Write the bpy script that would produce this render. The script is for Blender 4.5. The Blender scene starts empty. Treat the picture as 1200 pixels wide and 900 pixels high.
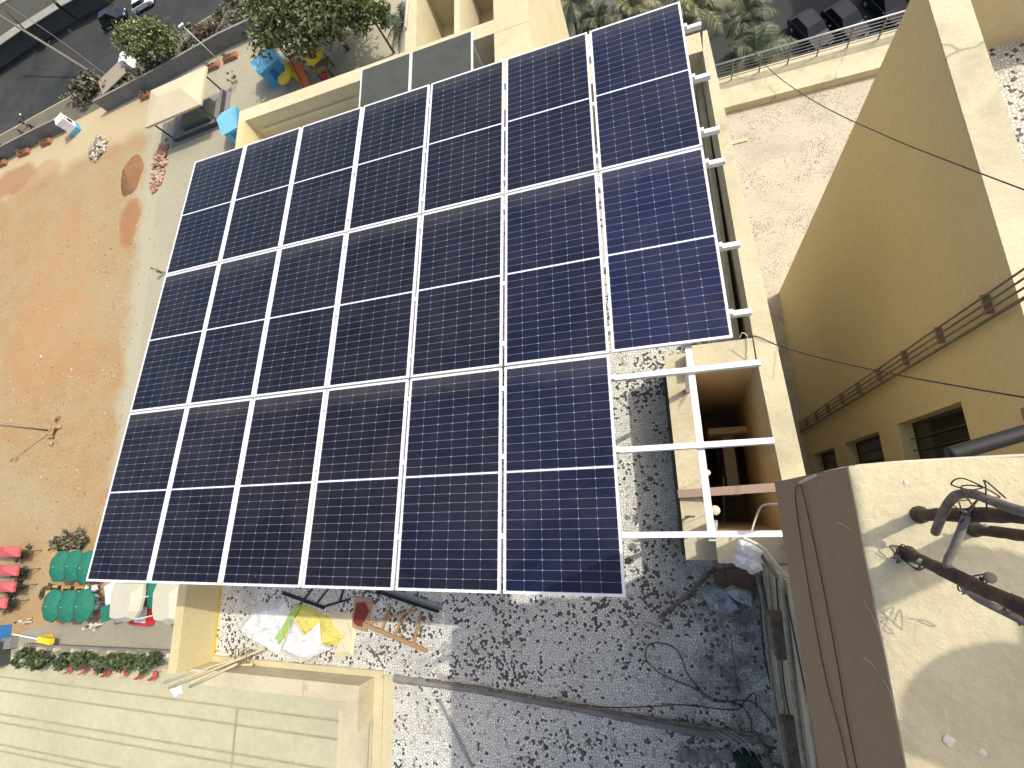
import bpy, math, random
from mathutils import Vector, Matrix
rnd = random.Random(7)
C = bpy.context.scene.collection
SC = bpy.context.scene
PI = math.pi

# ---------------------------------------------------------------- camera
CR = [[0.9447644, -0.0282328, -0.3265321], [-0.1051375, -0.9697379, -0.2203510], [-0.3104294, 0.2425105, -0.9191421]]
CP = Vector((7.56833, -6.06052, 5.22978))
CF = 571.9986
cd = bpy.data.cameras.new('camera'); cam = bpy.data.objects.new('camera', cd); C.objects.link(cam)
cd.sensor_width = 36.0; cd.lens = 36.0 * CF / 1200.0; cd.clip_start = 0.02; cd.clip_end = 2000
M = Matrix(((CR[0][0], -CR[1][0], -CR[2][0], CP.x), (CR[0][1], -CR[1][1], -CR[2][1], CP.y), (CR[0][2], -CR[1][2], -CR[2][2], CP.z), (0, 0, 0, 1)))
cam.matrix_world = M; SC.camera = cam
# ---------------------------------------------------------------- world, sun
SUN_AZ = math.atan2(0.426, 0.905); SUN_EL = math.radians(52)
W = bpy.data.worlds.new('World'); SC.world = W; W.use_nodes = True
wn = W.node_tree.nodes; wl = W.node_tree.links
sky = wn.new('ShaderNodeTexSky'); sky.sky_type = 'NISHITA'; sky.sun_disc = False
sky.sun_elevation = SUN_EL; sky.sun_rotation = PI / 2 - SUN_AZ; sky.altitude = 100; sky.air_density = 0.9; sky.dust_density = 5.0; sky.ozone_density = 0.3
wl.new(sky.outputs[0], wn['Background'].inputs[0]); wn['Background'].inputs[1].default_value = 0.15
sl = bpy.data.lights.new('sun', 'SUN'); so = bpy.data.objects.new('sun', sl); C.objects.link(so)
sl.energy = 2.1; sl.angle = math.radians(0.55); sl.color = (1.0, 0.95, 0.84)
sd = Vector((math.cos(SUN_EL) * math.cos(SUN_AZ), math.cos(SUN_EL) * math.sin(SUN_AZ), math.sin(SUN_EL)))
so.rotation_euler = sd.to_track_quat('Z', 'Y').to_euler(); so.location = sd * 60
SC.view_settings.view_transform = 'Standard'; SC.view_settings.look = 'None'; SC.view_settings.exposure = 0.52; SC.view_settings.gamma = 1
SC.view_settings.use_curve_mapping = False

# ---------------------------------------------------------------- placement: pixel of the photo (1200x900) on a level plane
def P(u, v, z):
    a = ((u - 600) / CF, (v - 450) / CF, 1.0)
    d = Vector([sum(CR[r][k] * a[r] for r in range(3)) for k in range(3)])
    return CP + d * ((z - CP.z) / d.z)

# ---------------------------------------------------------------- helpers
class MB:
    def __init__(s): s.v = []; s.f = []; s.sm = []
    def add(s, vs, fs, smooth=False):
        o = len(s.v); s.v += [tuple(v) for v in vs]
        for f in fs: s.f.append(tuple(i + o for i in f)); s.sm.append(smooth)
        return s
    def box(s, x0, x1, y0, y1, z0, z1):
        x0, x1 = min(x0, x1), max(x0, x1); y0, y1 = min(y0, y1), max(y0, y1); z0, z1 = min(z0, z1), max(z0, z1)
        vs = [(x, y, z) for z in (z0, z1) for x, y in ((x0, y0), (x1, y0), (x1, y1), (x0, y1))]
        return s.add(vs, [(3, 2, 1, 0), (4, 5, 6, 7), (0, 1, 5, 4), (1, 2, 6, 5), (2, 3, 7, 6), (3, 0, 4, 7)])
    def bar(s, p, q, w, h, up=(0, 0, 1)):
        p = Vector(p); q = Vector(q); d = (q - p).normalized(); u = Vector(up)
        if abs(d.dot(u)) > 0.98: u = Vector((1, 0, 0))
        r = d.cross(u).normalized(); u = r.cross(d)
        vs = [a + r * (sx * w / 2) + u * (sy * h / 2) for a in (p, q) for sx, sy in ((-1, -1), (1, -1), (1, 1), (-1, 1))]
        return s.add(vs, [(0, 1, 2, 3), (7, 6, 5, 4), (0, 4, 5, 1), (1, 5, 6, 2), (2, 6, 7, 3), (3, 7, 4, 0)])
    def tube(s, pts, r, n=8, cap=True):
        pts = [Vector(p) for p in pts]; m = len(pts)
        rs = r if isinstance(r, (list, tuple)) else [r] * m
        vs = []; prev = None
        for i, p in enumerate(pts):
            d = (pts[min(i + 1, m - 1)] - pts[max(i - 1, 0)]).normalized()
            if prev is None:
                a = d.cross(Vector((0, 0, 1)))
                if a.length < 0.05: a = d.cross(Vector((1, 0, 0)))
            else: a = prev - d * prev.dot(d)
            a.normalize(); prev = a; b = d.cross(a)
            vs += [p + (a * math.cos(2 * PI * k / n) + b * math.sin(2 * PI * k / n)) * rs[i] for k in range(n)]
        fs = [(i * n + k, i * n + (k + 1) % n, (i + 1) * n + (k + 1) % n, (i + 1) * n + k) for i in range(m - 1) for k in range(n)]
        if cap: fs += [tuple(range(n - 1, -1, -1)), tuple((m - 1) * n + k for k in range(n))]
        return s.add(vs, fs, True)
    def prism(s, poly, z0, z1):
        n = len(poly); a = sum(poly[i][0] * poly[(i + 1) % n][1] - poly[(i + 1) % n][0] * poly[i][1] for i in range(n))
        if a < 0: poly = poly[::-1]
        vs = [(p[0], p[1], z0) for p in poly] + [(p[0], p[1], z1) for p in poly]
        return s.add(vs, [tuple(range(n - 1, -1, -1)), tuple(range(n, 2 * n))] + [(i, (i + 1) % n, n + (i + 1) % n, n + i) for i in range(n)])
    def lathe(s, c, prof, n=16):
        c = Vector(c); vs = []
        for r, z in prof: vs += [c + Vector((r * math.cos(2 * PI * k / n), r * math.sin(2 * PI * k / n), z)) for k in range(n)]
        m = len(prof)
        fs = [(i * n + k, i * n + (k + 1) % n, (i + 1) * n + (k + 1) % n, (i + 1) * n + k) for i in range(m - 1) for k in range(n)]
        return s.add(vs, fs + [tuple(range(n - 1, -1, -1)), tuple((m - 1) * n + k for k in range(n))], True)
    def rock(s, c, r, sq=0.7, n=7, j=0.3, rg=rnd):
        c = Vector(c); vs = []; rings = ((-0.9, 0.45), (-0.2, 1.0), (0.5, 0.8), (0.95, 0.35))
        for z, q in rings:
            vs += [c + Vector((math.cos(2 * PI * k / n) * q * r * (1 + rg.uniform(-j, j)), math.sin(2 * PI * k / n) * q * r * (1 + rg.uniform(-j, j)), z * r * sq)) for k in range(n)]
        fs = [(i * n + k, i * n + (k + 1) % n, (i + 1) * n + (k + 1) % n, (i + 1) * n + k) for i in range(3) for k in range(n)]
        return s.add(vs, fs + [tuple(range(n - 1, -1, -1)), tuple(3 * n + k for k in range(n))])
    def quad(s, a, b, c, d): return s.add([a, b, c, d], [(0, 1, 2, 3)])
    def build(s, name, mat, parent=None, bevel=0):
        if parent is not None:
            o0 = Vector((0, 0, 0)); q = parent
            while q is not None: o0 = o0 + q.location; q = q.parent
        else:
            xs = [v[0] for v in s.v]; ys = [v[1] for v in s.v]
            o0 = Vector(((min(xs) + max(xs)) / 2, (min(ys) + max(ys)) / 2, min(v[2] for v in s.v)))
        me = bpy.data.meshes.new(name)
        me.from_pydata([(v[0] - o0.x, v[1] - o0.y, v[2] - o0.z) for v in s.v], [], s.f)
        me.polygons.foreach_set('use_smooth', s.sm); me.materials.append(mat); me.update()
        o = bpy.data.objects.new(name, me); C.objects.link(o)
        if parent is not None: o.parent = parent
        else: o.location = o0
        if bevel:
            b = o.modifiers.new('bevel', 'BEVEL'); b.width = bevel; b.segments = 2; b.limit_method = 'ANGLE'
        return o

def tag(o, label=None, cat=None, group=None, kind=None):
    if label: o['label'] = label
    if cat: o['category'] = cat
    if group: o['group'] = group
    if kind: o['kind'] = kind
    return o
def thing(name, label, cat, loc=(0, 0, 0), group=None):
    o = bpy.data.objects.new(name, None); C.objects.link(o); o.location = loc; o.empty_display_size = 0.2
    return tag(o, label, cat, group)
def copy_tree(o, parent=None):
    c = o.copy(); C.objects.link(c)
    if parent is not None: c.parent = parent
    for ch in list(o.children): copy_tree(ch, c)
    return c

# ---------------------------------------------------------------- materials
def sr(r, g, b):
    return tuple(((c / 255) / 12.92 if c / 255 <= 0.04045 else ((c / 255 + 0.055) / 1.055) ** 2.4) for c in (r, g, b))
class NT:
    def __init__(s, name):
        s.m = bpy.data.materials.new(name); s.m.use_nodes = True; s.t = s.m.node_tree; s.n = s.t.nodes; s.l = s.t.links
        s.b = s.n['Principled BSDF']
    def node(s, t, **k):
        n = s.n.new(t)
        for a, b in k.items(): setattr(n, a, b)
        return n
    def set(s, sock, v):
        if hasattr(v, 'is_linked') or isinstance(v, bpy.types.NodeSocket): s.l.new(v, sock)
        elif isinstance(v, (tuple, list)) and len(v) == 3 and sock.type == 'RGBA': sock.default_value = (*v, 1)
        else: sock.default_value = v
    def math(s, op, a, b=None, c=None):
        n = s.node('ShaderNodeMath', operation=op)
        s.set(n.inputs[0], a)
        if b is not None: s.set(n.inputs[1], b)
        if c is not None: s.set(n.inputs[2], c)
        return n.outputs[0]
    def mix(s, fac, a, b, mode='MIX'):
        n = s.node('ShaderNodeMix', data_type='RGBA', blend_type=mode)
        s.set(n.inputs[0], fac); s.set(n.inputs[6], a); s.set(n.inputs[7], b); return n.outputs[2]
    def coord(s, out='Object'): return s.node('ShaderNodeTexCoord').outputs[out]
    def pos(s): return s.node('ShaderNodeNewGeometry').outputs['Position']
    def noise(s, vec, scale, detail=5, rough=0.6, dist=0.0):
        n = s.node('ShaderNodeTexNoise'); n.inputs['Scale'].default_value = scale; n.inputs['Detail'].default_value = detail
        n.inputs['Roughness'].default_value = rough; n.inputs['Distortion'].default_value = dist; s.l.new(vec, n.inputs['Vector']); return n.outputs[0]
    def ramp(s, fac, stops):
        n = s.node('ShaderNodeValToRGB'); e = n.color_ramp.elements
        while len(e) < len(stops): e.new(0.5)
        for i, (p, c) in enumerate(stops):
            e[i].position = p; e[i].color = (*c, 1) if isinstance(c, tuple) else (c, c, c, 1)
        s.l.new(fac, n.inputs[0]); return n.outputs[0]
    def mapping(s, vec, scale=(1, 1, 1), rot=(0, 0, 0)):
        n = s.node('ShaderNodeMapping'); n.inputs['Scale'].default_value = scale; n.inputs['Rotation'].default_value = rot
        s.l.new(vec, n.inputs['Vector']); return n.outputs[0]
    def bump(s, h, strength=0.3, dist=0.01):
        n = s.node('ShaderNodeBump'); n.inputs['Strength'].default_value = strength; n.inputs['Distance'].default_value = dist
        s.l.new(h, n.inputs['Height']); s.l.new(n.outputs[0], s.b.inputs['Normal'])
    def fin(s, col, rough=0.8, metal=0.0, spec=None):
        s.set(s.b.inputs['Base Color'], col); s.set(s.b.inputs['Roughness'], rough); s.b.inputs['Metallic'].default_value = metal
        if spec is not None: s.b.inputs['Specular IOR Level'].default_value = spec
        return s.m
def plain(name, col, rough=0.6, metal=0.0, var=0.12, scale=6.0):
    t = NT(name); n = t.noise(t.pos(), scale, 6)
    f = t.ramp(n, [(0.3, 1 - var), (0.7, 1 + var * 0.4)])
    return t.fin(t.mix(1.0, col, f, 'MULTIPLY'), rough, metal)
def plaster(name, col, stain=None, amt=0.5, scale=1.0, bump=0.25, rough=0.9, crack=0):
    t = NT(name); p = t.pos()
    big = t.noise(p, 0.9 * scale, 8, 0.65, 0.4); fine = t.noise(p, 22 * scale, 6, 0.7); mid = t.noise(t.mapping(p, (4 * scale, 4 * scale, 1.2 * scale)), 1.0, 6, 0.7)
    c = t.mix(1.0, col, t.ramp(fine, [(0.25, 0.86), (0.7, 1.05)]), 'MULTIPLY')
    st = stain or tuple(x * 0.55 for x in col)
    c = t.mix(t.math('MULTIPLY', t.ramp(big, [(0.45, 0.0), (0.72, 1.0)]), amt), c, st)
    c = t.mix(t.math('MULTIPLY', t.ramp(mid, [(0.55, 0.0), (0.75, 1.0)]), amt * 0.5), c, tuple(x * 0.8 for x in st))
    if crack:
        wv = t.node('ShaderNodeMix', data_type='VECTOR'); nz = t.node('ShaderNodeTexNoise'); nz.inputs['Scale'].default_value = 3.0; nz.inputs['Detail'].default_value = 6
        t.l.new(p, nz.inputs['Vector']); wv.inputs[0].default_value = 0.18; t.l.new(p, wv.inputs[4]); t.l.new(nz.outputs['Color'], wv.inputs[5])
        ve = t.node('ShaderNodeTexVoronoi', feature='DISTANCE_TO_EDGE'); ve.inputs['Scale'].default_value = crack; t.l.new(wv.outputs[1], ve.inputs['Vector'])
        cr_ = t.math('MULTIPLY', t.ramp(ve.outputs['Distance'], [(0.004, 1.0), (0.016, 0.0)]), t.ramp(t.noise(p, 0.8, 3), [(0.50, 0.0), (0.60, 0.55)]))
        c = t.mix(cr_, c, tuple(x * 0.4 for x in st))
    t.bump(t.math('ADD', fine, mid), bump, 0.012)
    return t.fin(c, rough)
def terrazzo(name, scale=27.0, white=(0.76, 0.75, 0.69), grime=True, dark_amt=0.6):
    t = NT(name); p = t.pos()
    wob = t.node('ShaderNodeMix', data_type='VECTOR'); nn = t.node('ShaderNodeTexNoise'); nn.inputs['Scale'].default_value = 9
    t.l.new(p, nn.inputs['Vector']); wob.inputs[0].default_value = 0.05; t.l.new(p, wob.inputs[4]); t.l.new(nn.outputs['Color'], wob.inputs[5])
    q = wob.outputs[1]
    def vor(feat):
        v = t.node('ShaderNodeTexVoronoi', feature=feat, voronoi_dimensions='2D'); v.inputs['Scale'].default_value = scale; v.inputs['Randomness'].default_value = 0.95
        t.l.new(q, v.inputs['Vector']); return v
    v1 = vor('F1'); ve = vor('DISTANCE_TO_EDGE')
    sep = t.node('ShaderNodeSeparateColor'); t.l.new(v1.outputs['Color'], sep.inputs[0])
    clus = t.noise(p, 0.9, 3, 0.55)
    clus2 = t.noise(p, 2.6, 3, 0.5)
    thr = t.math('ADD', t.math('MULTIPLY', t.ramp(clus, [(0.42, 0.02), (0.62, 0.75)]), t.ramp(clus2, [(0.40, 0.15), (0.65, 1.0)])), 0.02)
    dark = t.math('LESS_THAN', sep.outputs[0], t.math('MULTIPLY', thr, dark_amt))
    piece = t.mix(1.0, white, t.ramp(sep.outputs[1], [(0.0, 0.84), (1.0, 1.05)]), 'MULTIPLY')
    piece = t.mix(t.math('GREATER_THAN', sep.outputs[2], 0.93), piece, (0.46, 0.42, 0.34))
    piece = t.mix(dark, piece, t.mix(sep.outputs[1], (0.025, 0.03, 0.032), (0.10, 0.10, 0.095)))
    grout = t.mix(t.noise(p, 3, 3), (0.30, 0.29, 0.25), (0.085, 0.085, 0.078))
    e = t.ramp(ve.outputs['Distance'], [(0.04, 0.0), (0.11, 1.0)])
    c = t.mix(e, grout, piece)
    dirt = t.ramp(t.noise(p, 0.75, 8, 0.7, 0.6), [(0.50, 0.0), (0.78, 0.55)])
    c = t.mix(dirt, c, (0.20, 0.185, 0.155))
    if grime:   # wind-blown dirt gathered along the foot of the tower wall
        sx = t.node('ShaderNodeSeparateXYZ'); t.l.new(p, sx.inputs[0])
        gx = t.math('MULTIPLY', t.ramp(t.math('DIVIDE', t.math('SUBTRACT', sx.outputs[0], 6.7), 2.2), [(0.0, 0.0), (0.55, 1.0)]), t.ramp(t.noise(p, 1.8, 10, 0.8), [(0.40, 0.0), (0.58, 1.0)]))
        gy = t.ramp(t.math('DIVIDE', t.math('SUBTRACT', -4.2, sx.outputs[1]), 0.8), [(0.0, 0.0), (1.0, 1.0)])
        c = t.mix(t.math('MULTIPLY', t.math('MULTIPLY', gx, gy), 0.9), c, (0.115, 0.108, 0.095))
    t.bump(e, 0.35, 0.004)
    return t.fin(c, 0.75)
def leafmat(name, a, b, d=None):
    t = NT(name); r = t.node('ShaderNodeNewGeometry').outputs['Random Per Island']
    c = t.ramp(r, [(0.0, a), (0.6, b), (1.0, d or tuple(min(1, x * 1.5) for x in b))])
    m = t.fin(c, 0.55); t.b.inputs['Subsurface Weight'].default_value = 0.0
    return m
def woodmat(name, a, b, scale=30):
    t = NT(name); p = t.coord()
    n = t.noise(t.mapping(p, (scale, scale * 0.12, scale)), 1.0, 6, 0.6)
    return t.fin(t.mix(n, a, b), 0.75)

CREAM = (0.60, 0.535, 0.345)
M_cream = plaster('cream_plaster', CREAM, (0.40, 0.32, 0.20), 0.45)
M_creamtop = plaster('weathered_cream_plaster', (0.585, 0.53, 0.36), (0.32, 0.285, 0.19), 0.6, 1.3, 0.5, crack=0.9)
M_yellow = plaster('yellow_painted_plaster', (0.60, 0.52, 0.28), (0.46, 0.38, 0.19), 0.3)
M_tan = plaster('tan_painted_plaster', (0.60, 0.51, 0.31), (0.43, 0.355, 0.195), 0.2, 0.6, 0.1)
M_shaft = plaster('ochre_painted_plaster', (0.68, 0.53, 0.31), (0.50, 0.36, 0.20), 0.5)
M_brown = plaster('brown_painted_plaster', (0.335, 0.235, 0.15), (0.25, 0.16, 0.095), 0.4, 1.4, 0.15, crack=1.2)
M_ledge = plaster('rough_ledge_plaster', (0.58, 0.515, 0.33), (0.38, 0.31, 0.18), 0.7, 1.6, 0.55, crack=1.6)
M_greywall = plaster('grey_plaster', (0.20, 0.20, 0.185), (0.11, 0.11, 0.105), 0.7)
M_dusty = plaster('dusty_cream_wall', (0.50, 0.46, 0.35), (0.24, 0.215, 0.17), 0.7, 1.5)
M_cement = plaster('cement', (0.26, 0.25, 0.225), (0.11, 0.105, 0.095), 0.8, 3)
M_terr = terrazzo('broken_tile_mosaic')
M_terr2 = terrazzo('pale_broken_tile_mosaic', 22.0, (0.66, 0.62, 0.54), False, 0.9)
M_chips = terrazzo('fine_chip_terrace', 48.0, (0.60, 0.535, 0.41), False, 0.3)
M_white = plain('white_paint', (0.78, 0.78, 0.80), 0.4, 0, 0.06)
M_alu = plain('anodised_aluminium', (0.74, 0.75, 0.77), 0.42, 0.0, 0.05)
M_galv = plain('galvanised_steel', (0.42, 0.45, 0.48), 0.42, 0.6, 0.2, 14)
M_dsteel = plain('dark_steel', (0.05, 0.055, 0.055), 0.6, 0.2)
M_black = plain('black_rubber', (0.02, 0.02, 0.021), 0.65)
M_wood = woodmat('raw_timber', (0.46, 0.29, 0.13), (0.33, 0.19, 0.08))
M_paintwood = woodmat('dusty_pink_timber', (0.44, 0.32, 0.24), (0.34, 0.24, 0.18))
M_red = plain('red_plastic', (0.55, 0.035, 0.04), 0.5)
M_redcloth = plain('red_cloth', (0.48, 0.06, 0.06), 0.85)
M_greencloth = plain('green_canvas', (0.012, 0.155, 0.10), 0.8, 0, 0.2, 3)
M_beige = plaster('beige_canvas', (0.56, 0.49, 0.33), (0.42, 0.36, 0.24), 0.35, 0.4, 0.1)
M_sheet = plaster('pale_tent_sheet', (0.50, 0.475, 0.38), (0.38, 0.36, 0.28), 0.35, 0.4, 0.1)
M_blue = plain('sky_blue_paint', (0.10, 0.40, 0.62), 0.5)
M_dblue = plain('deep_blue_paint', (0.03, 0.17, 0.42), 0.5)
M_yel = plain('yellow_plastic', (0.78, 0.56, 0.02), 0.45)
M_orange = plain('orange_plastic', (0.72, 0.20, 0.04), 0.45)
M_olive = plaster('olive_felt_sheet', (0.062, 0.068, 0.058), (0.035, 0.038, 0.03), 0.7, 2.5, 0.1, 0.65)
M_plast = plain('white_polythene', (0.74, 0.74, 0.74), 0.35, 0, 0.15, 9)
M_greyplast = plain('grey_polythene', (0.46, 0.49, 0.53), 0.35, 0, 0.3, 9)
M_cloth = plain('white_sack_cloth', (0.76, 0.73, 0.70), 0.85, 0, 0.12, 12)
M_ycloth = plain('yellow_sack_cloth', (0.70, 0.62, 0.16), 0.8, 0, 0.12, 12)
M_gstripe = plain('green_sack_stripe', (0.36, 0.52, 0.16), 0.8)
M_cable = plain('black_cable', (0.03, 0.03, 0.03), 0.6)
M_wcable = plain('white_cable', (0.62, 0.56, 0.46), 0.6)
M_skin = plain('skin', (0.24, 0.13, 0.075), 0.6)
M_hair = plain('black_hair', (0.015, 0.013, 0.012), 0.6)
M_brick = plain('brick_red', (0.42, 0.17, 0.10), 0.9, 0, 0.3)
M_rubble = plain('pale_rubble', (0.50, 0.44, 0.36), 0.9, 0, 0.4, 3)
M_glass = plain('dark_window_glass', (0.012, 0.014, 0.014), 0.12)
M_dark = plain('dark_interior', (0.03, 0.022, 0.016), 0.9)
M_carb = plain('black_car_paint', (0.012, 0.014, 0.016), 0.25)
M_carw = plain('white_car_paint', (0.72, 0.72, 0.70), 0.3)
M_trunk = woodmat('bark', (0.16, 0.12, 0.08), (0.09, 0.065, 0.045), 6)
L_tree = leafmat('green_leaves', (0.03, 0.055, 0.02), (0.06, 0.09, 0.032), (0.13, 0.15, 0.06))
L_bright = leafmat('light_green_leaves', (0.06, 0.12, 0.02), (0.12, 0.20, 0.04), (0.22, 0.30, 0.09))
L_lime = leafmat('yellow_green_leaves', (0.065, 0.095, 0.028), (0.13, 0.165, 0.052), (0.25, 0.27, 0.11))
L_dust = leafmat('dusty_leaves', (0.06, 0.062, 0.035), (0.12, 0.118, 0.07), (0.20, 0.185, 0.12))
L_straw = leafmat('straw_leaves', (0.16, 0.135, 0.085), (0.26, 0.22, 0.14), (0.36, 0.31, 0.21))
ORD = ['first', 'second', 'third', 'fourth', 'fifth', 'sixth', 'seventh', 'eighth', 'ninth', 'tenth', 'eleventh', 'twelfth', 'thirteenth', 'fourteenth', 'fifteenth', 'sixteenth', 'seventeenth', 'eighteenth', 'nineteenth', 'twentieth', 'twenty first', 'twenty second', 'twenty third', 'twenty fourth', 'twenty fifth', 'last']
L_olive = leafmat('olive_leaves', (0.045, 0.06, 0.018), (0.09, 0.11, 0.035), (0.20, 0.20, 0.09))
L_palm = leafmat('shaded_palm_leaves', (0.028, 0.042, 0.017), (0.06, 0.08, 0.034), (0.17, 0.175, 0.10))  # darker palm tone, with shade worked into the leaf colour
L_palmb = leafmat('sunlit_palm_leaves', (0.07, 0.078, 0.028), (0.13, 0.135, 0.055), (0.27, 0.25, 0.14))  # lighter copy of the palm tone, sunlight put into the colour
def rusty(name, a, b):
    t = NT(name); n = t.noise(t.pos(), 14, 8, 0.7)
    c = t.mix(t.ramp(n, [(0.42, 0.0), (0.6, 1.0)]), a, b); t.bump(n, 0.5, 0.004)
    return t.fin(c, 0.85)
M_rustpipe = rusty('old_steel_pipe', (0.030, 0.026, 0.025), (0.105, 0.060, 0.038))
M_greypipe = rusty('dusty_grey_pipe', (0.23, 0.20, 0.165), (0.10, 0.085, 0.068))
M_down = rusty('brown_downpipe', (0.16, 0.125, 0.09), (0.10, 0.075, 0.052))

M_shaftfl = plaster('grimy_shaft_floor', (0.30, 0.23, 0.155), (0.12, 0.09, 0.065), 0.7, 2)
def panel_mat():
    t = NT('solar_cells'); sp = t.node('ShaderNodeSeparateXYZ'); t.l.new(t.coord(), sp.inputs[0]); x, y = sp.outputs[0], sp.outputs[1]
    cw = 1.080 / 6; ch = (2.224 / 2 - 0.012) / 12
    gx = t.math('DIVIDE', t.math('ADD', x, 0.540), cw)
    ay = t.math('SUBTRACT', t.math('ABSOLUTE', y), 0.012)
    gy = t.math('DIVIDE', ay, ch)
    def cen(g): return t.math('ABSOLUTE', t.math('SUBTRACT', t.math('FRACT', t.math('ADD', g, 0.5)), 0.5))   # distance to the nearest line, in cells
    dx = t.math('MULTIPLY', cen(gx), cw); dy = t.math('MULTIPLY', cen(gy), ch)
    lx = t.math('LESS_THAN', dx, 0.0019); ly = t.math('LESS_THAN', dy, 0.0019)
    dia = t.math('LESS_THAN', t.math('ADD', dx, dy), 0.0095)
    mid = t.math('LESS_THAN', t.math('ABSOLUTE', y), 0.0085)
    bus = t.math('LESS_THAN', cen(t.math('MULTIPLY', gx, 10.0)), 0.045)
    oi = t.node('ShaderNodeObjectInfo')
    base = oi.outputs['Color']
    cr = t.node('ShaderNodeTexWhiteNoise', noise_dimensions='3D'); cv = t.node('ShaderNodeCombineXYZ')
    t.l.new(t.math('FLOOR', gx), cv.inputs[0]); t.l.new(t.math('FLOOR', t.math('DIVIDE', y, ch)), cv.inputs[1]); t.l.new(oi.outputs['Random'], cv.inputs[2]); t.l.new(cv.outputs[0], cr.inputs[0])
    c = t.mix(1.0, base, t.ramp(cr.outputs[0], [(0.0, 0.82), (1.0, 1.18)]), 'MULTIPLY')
    c = t.mix(t.math('MULTIPLY', bus, 0.40), c, (0.055, 0.07, 0.13))
    c = t.mix(t.math('MULTIPLY', t.math('MAXIMUM', t.math('MULTIPLY', lx, 0.55), ly), 0.46), c, (0.30, 0.34, 0.42))
    c = t.mix(t.math('MULTIPLY', dia, 0.48), c, (0.46, 0.48, 0.54))
    c = t.mix(mid, c, (0.72, 0.74, 0.80))
    p = t.pos()
    dust = t.math('MULTIPLY', t.ramp(t.noise(p, 1.1, 7, 0.7, 0.5), [(0.40, 0.0), (0.75, 1.0)]), 0.035)
    dots = t.math('MULTIPLY', t.ramp(t.noise(p, 26, 4, 0.7), [(0.66, 0.0), (0.74, 1.0)]), 0.05)
    low = t.math('MULTIPLY', t.ramp(t.math('DIVIDE', t.math('SUBTRACT', t.math('ADD', y, t.math('MULTIPLY', t.noise(p, 5, 6, .7), .3)), 1.02), .22), [(0.0, 0.0), (1.0, 1.0)]), 0.06)
    drop = t.math('MULTIPLY', t.ramp(t.noise(p, 11, 2, .5), [(0.80, 0.0), (0.82, 1.0)]), 0.45)
    dots = t.math('ADD', dots, t.math('ADD', low, drop))
    c = t.mix(t.math('ADD', t.math('ADD', dust, dots), 0.003), c, (0.42, 0.40, 0.36))
    m = t.fin(c, t.ramp(t.noise(p, 3, 5), [(0.3, 0.10), (0.7, 0.26)]), 0, 0.25)
    return m
M_cell = panel_mat()

# ================================================================ SETTING
G = -35.0      # ground level, 35 m below the solar array
def ground_mat():
    t = NT('dry_ground'); p = t.pos()
    n1 = t.noise(p, 0.045, 6, 0.55, 0.8); n2 = t.noise(p, 0.35, 8, 0.65); n3 = t.noise(p, 3, 6, 0.7)
    c = t.ramp(n1, [(0.34, (0.36, 0.29, 0.165)), (0.47, (0.365, 0.262, 0.132)), (0.58, (0.365, 0.23, 0.103)), (0.72, (0.36, 0.285, 0.17))])
    c = t.mix(t.ramp(n2, [(0.4, 0.0), (0.75, 0.45)]), c, (0.43, 0.35, 0.20))
    c = t.mix(1.0, c, t.ramp(n3, [(0.3, 0.72), (0.7, 1.10)]), 'MULTIPLY')
    n4 = t.noise(p, 1.1, 8, 0.75, 0.8); c = t.mix(t.ramp(n4, [(0.52, 0.0), (0.70, 0.35)]), c, (0.30, 0.21, 0.11))
    sp = t.node('ShaderNodeSeparateXYZ'); t.l.new(p, sp.inputs[0]); X, Y = sp.outputs[0], sp.outputs[1]
    wob = t.math('ADD', t.math('MULTIPLY', t.math('SUBTRACT', n2, 0.5), 5.0), t.math('MULTIPLY', t.math('SUBTRACT', n3, 0.5), 2.0))
    def soft(d, w): return t.ramp(t.math('ADD', t.math('DIVIDE', t.math('ADD', d, wob), w), 0.5), [(0.0, 0.0), (1.0, 1.0)])
    # dust swept along the wall, and cement dust at the edge of the path
    a, b_ = P(0, 232, G), P(180, 146, G); nx, ny = -(b_.y - a.y), (b_.x - a.x); L = math.hypot(nx, ny); nx /= L; ny /= L
    d1 = t.math('SUBTRACT', t.math('ADD', t.math('MULTIPLY', X, nx), t.math('MULTIPLY', Y, ny)), a.x * nx + a.y * ny)
    c = t.mix(t.math('MULTIPLY', soft(d1, 3.0), 0.85), c, (0.46, 0.385, 0.235))
    d2 = t.math('ADD', t.math('ADD', X, t.math('MULTIPLY', Y, 0.095)), 56.6)
    d3 = t.math('ADD', Y, 13.0)
    c = t.mix(soft(t.math('MINIMUM', t.math('MULTIPLY', d2, 1.0), d3), 2.2), c, (0.37, 0.345, 0.245))
    for (u, v, rx, ry, kx, col) in ((16, 212, 6.5, 3.2, .8, (0.31, 0.16, 0.075)), (52, 204, 4.5, 3.0, .45, (0.33, 0.18, 0.085)), (152, 258, 2.3, 4.6, .85, (0.30, 0.145, 0.06)), (70, 320, 9, 12, .35, (0.40, 0.21, 0.085)), (60, 400, 12, 8, .35, (0.40, 0.22, 0.09))):
        q = P(u, v, G); ex = t.math('DIVIDE', t.math('SUBTRACT', X, q.x), rx); ey = t.math('DIVIDE', t.math('SUBTRACT', Y, q.y), ry)
        dd = t.math('SQRT', t.math('ADD', t.math('MULTIPLY', ex, ex), t.math('MULTIPLY', ey, ey)))
        dd = t.math('ADD', dd, t.math('MULTIPLY', wob, .16))
        c = t.mix(t.math('MULTIPLY', t.ramp(dd, [(0.72, 1.0), (1.15, 0.0)]), kx), c, col)
    t.bump(n3, 0.3, 0.05); return t.fin(c, 0.95)
M_ground = ground_mat()
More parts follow.
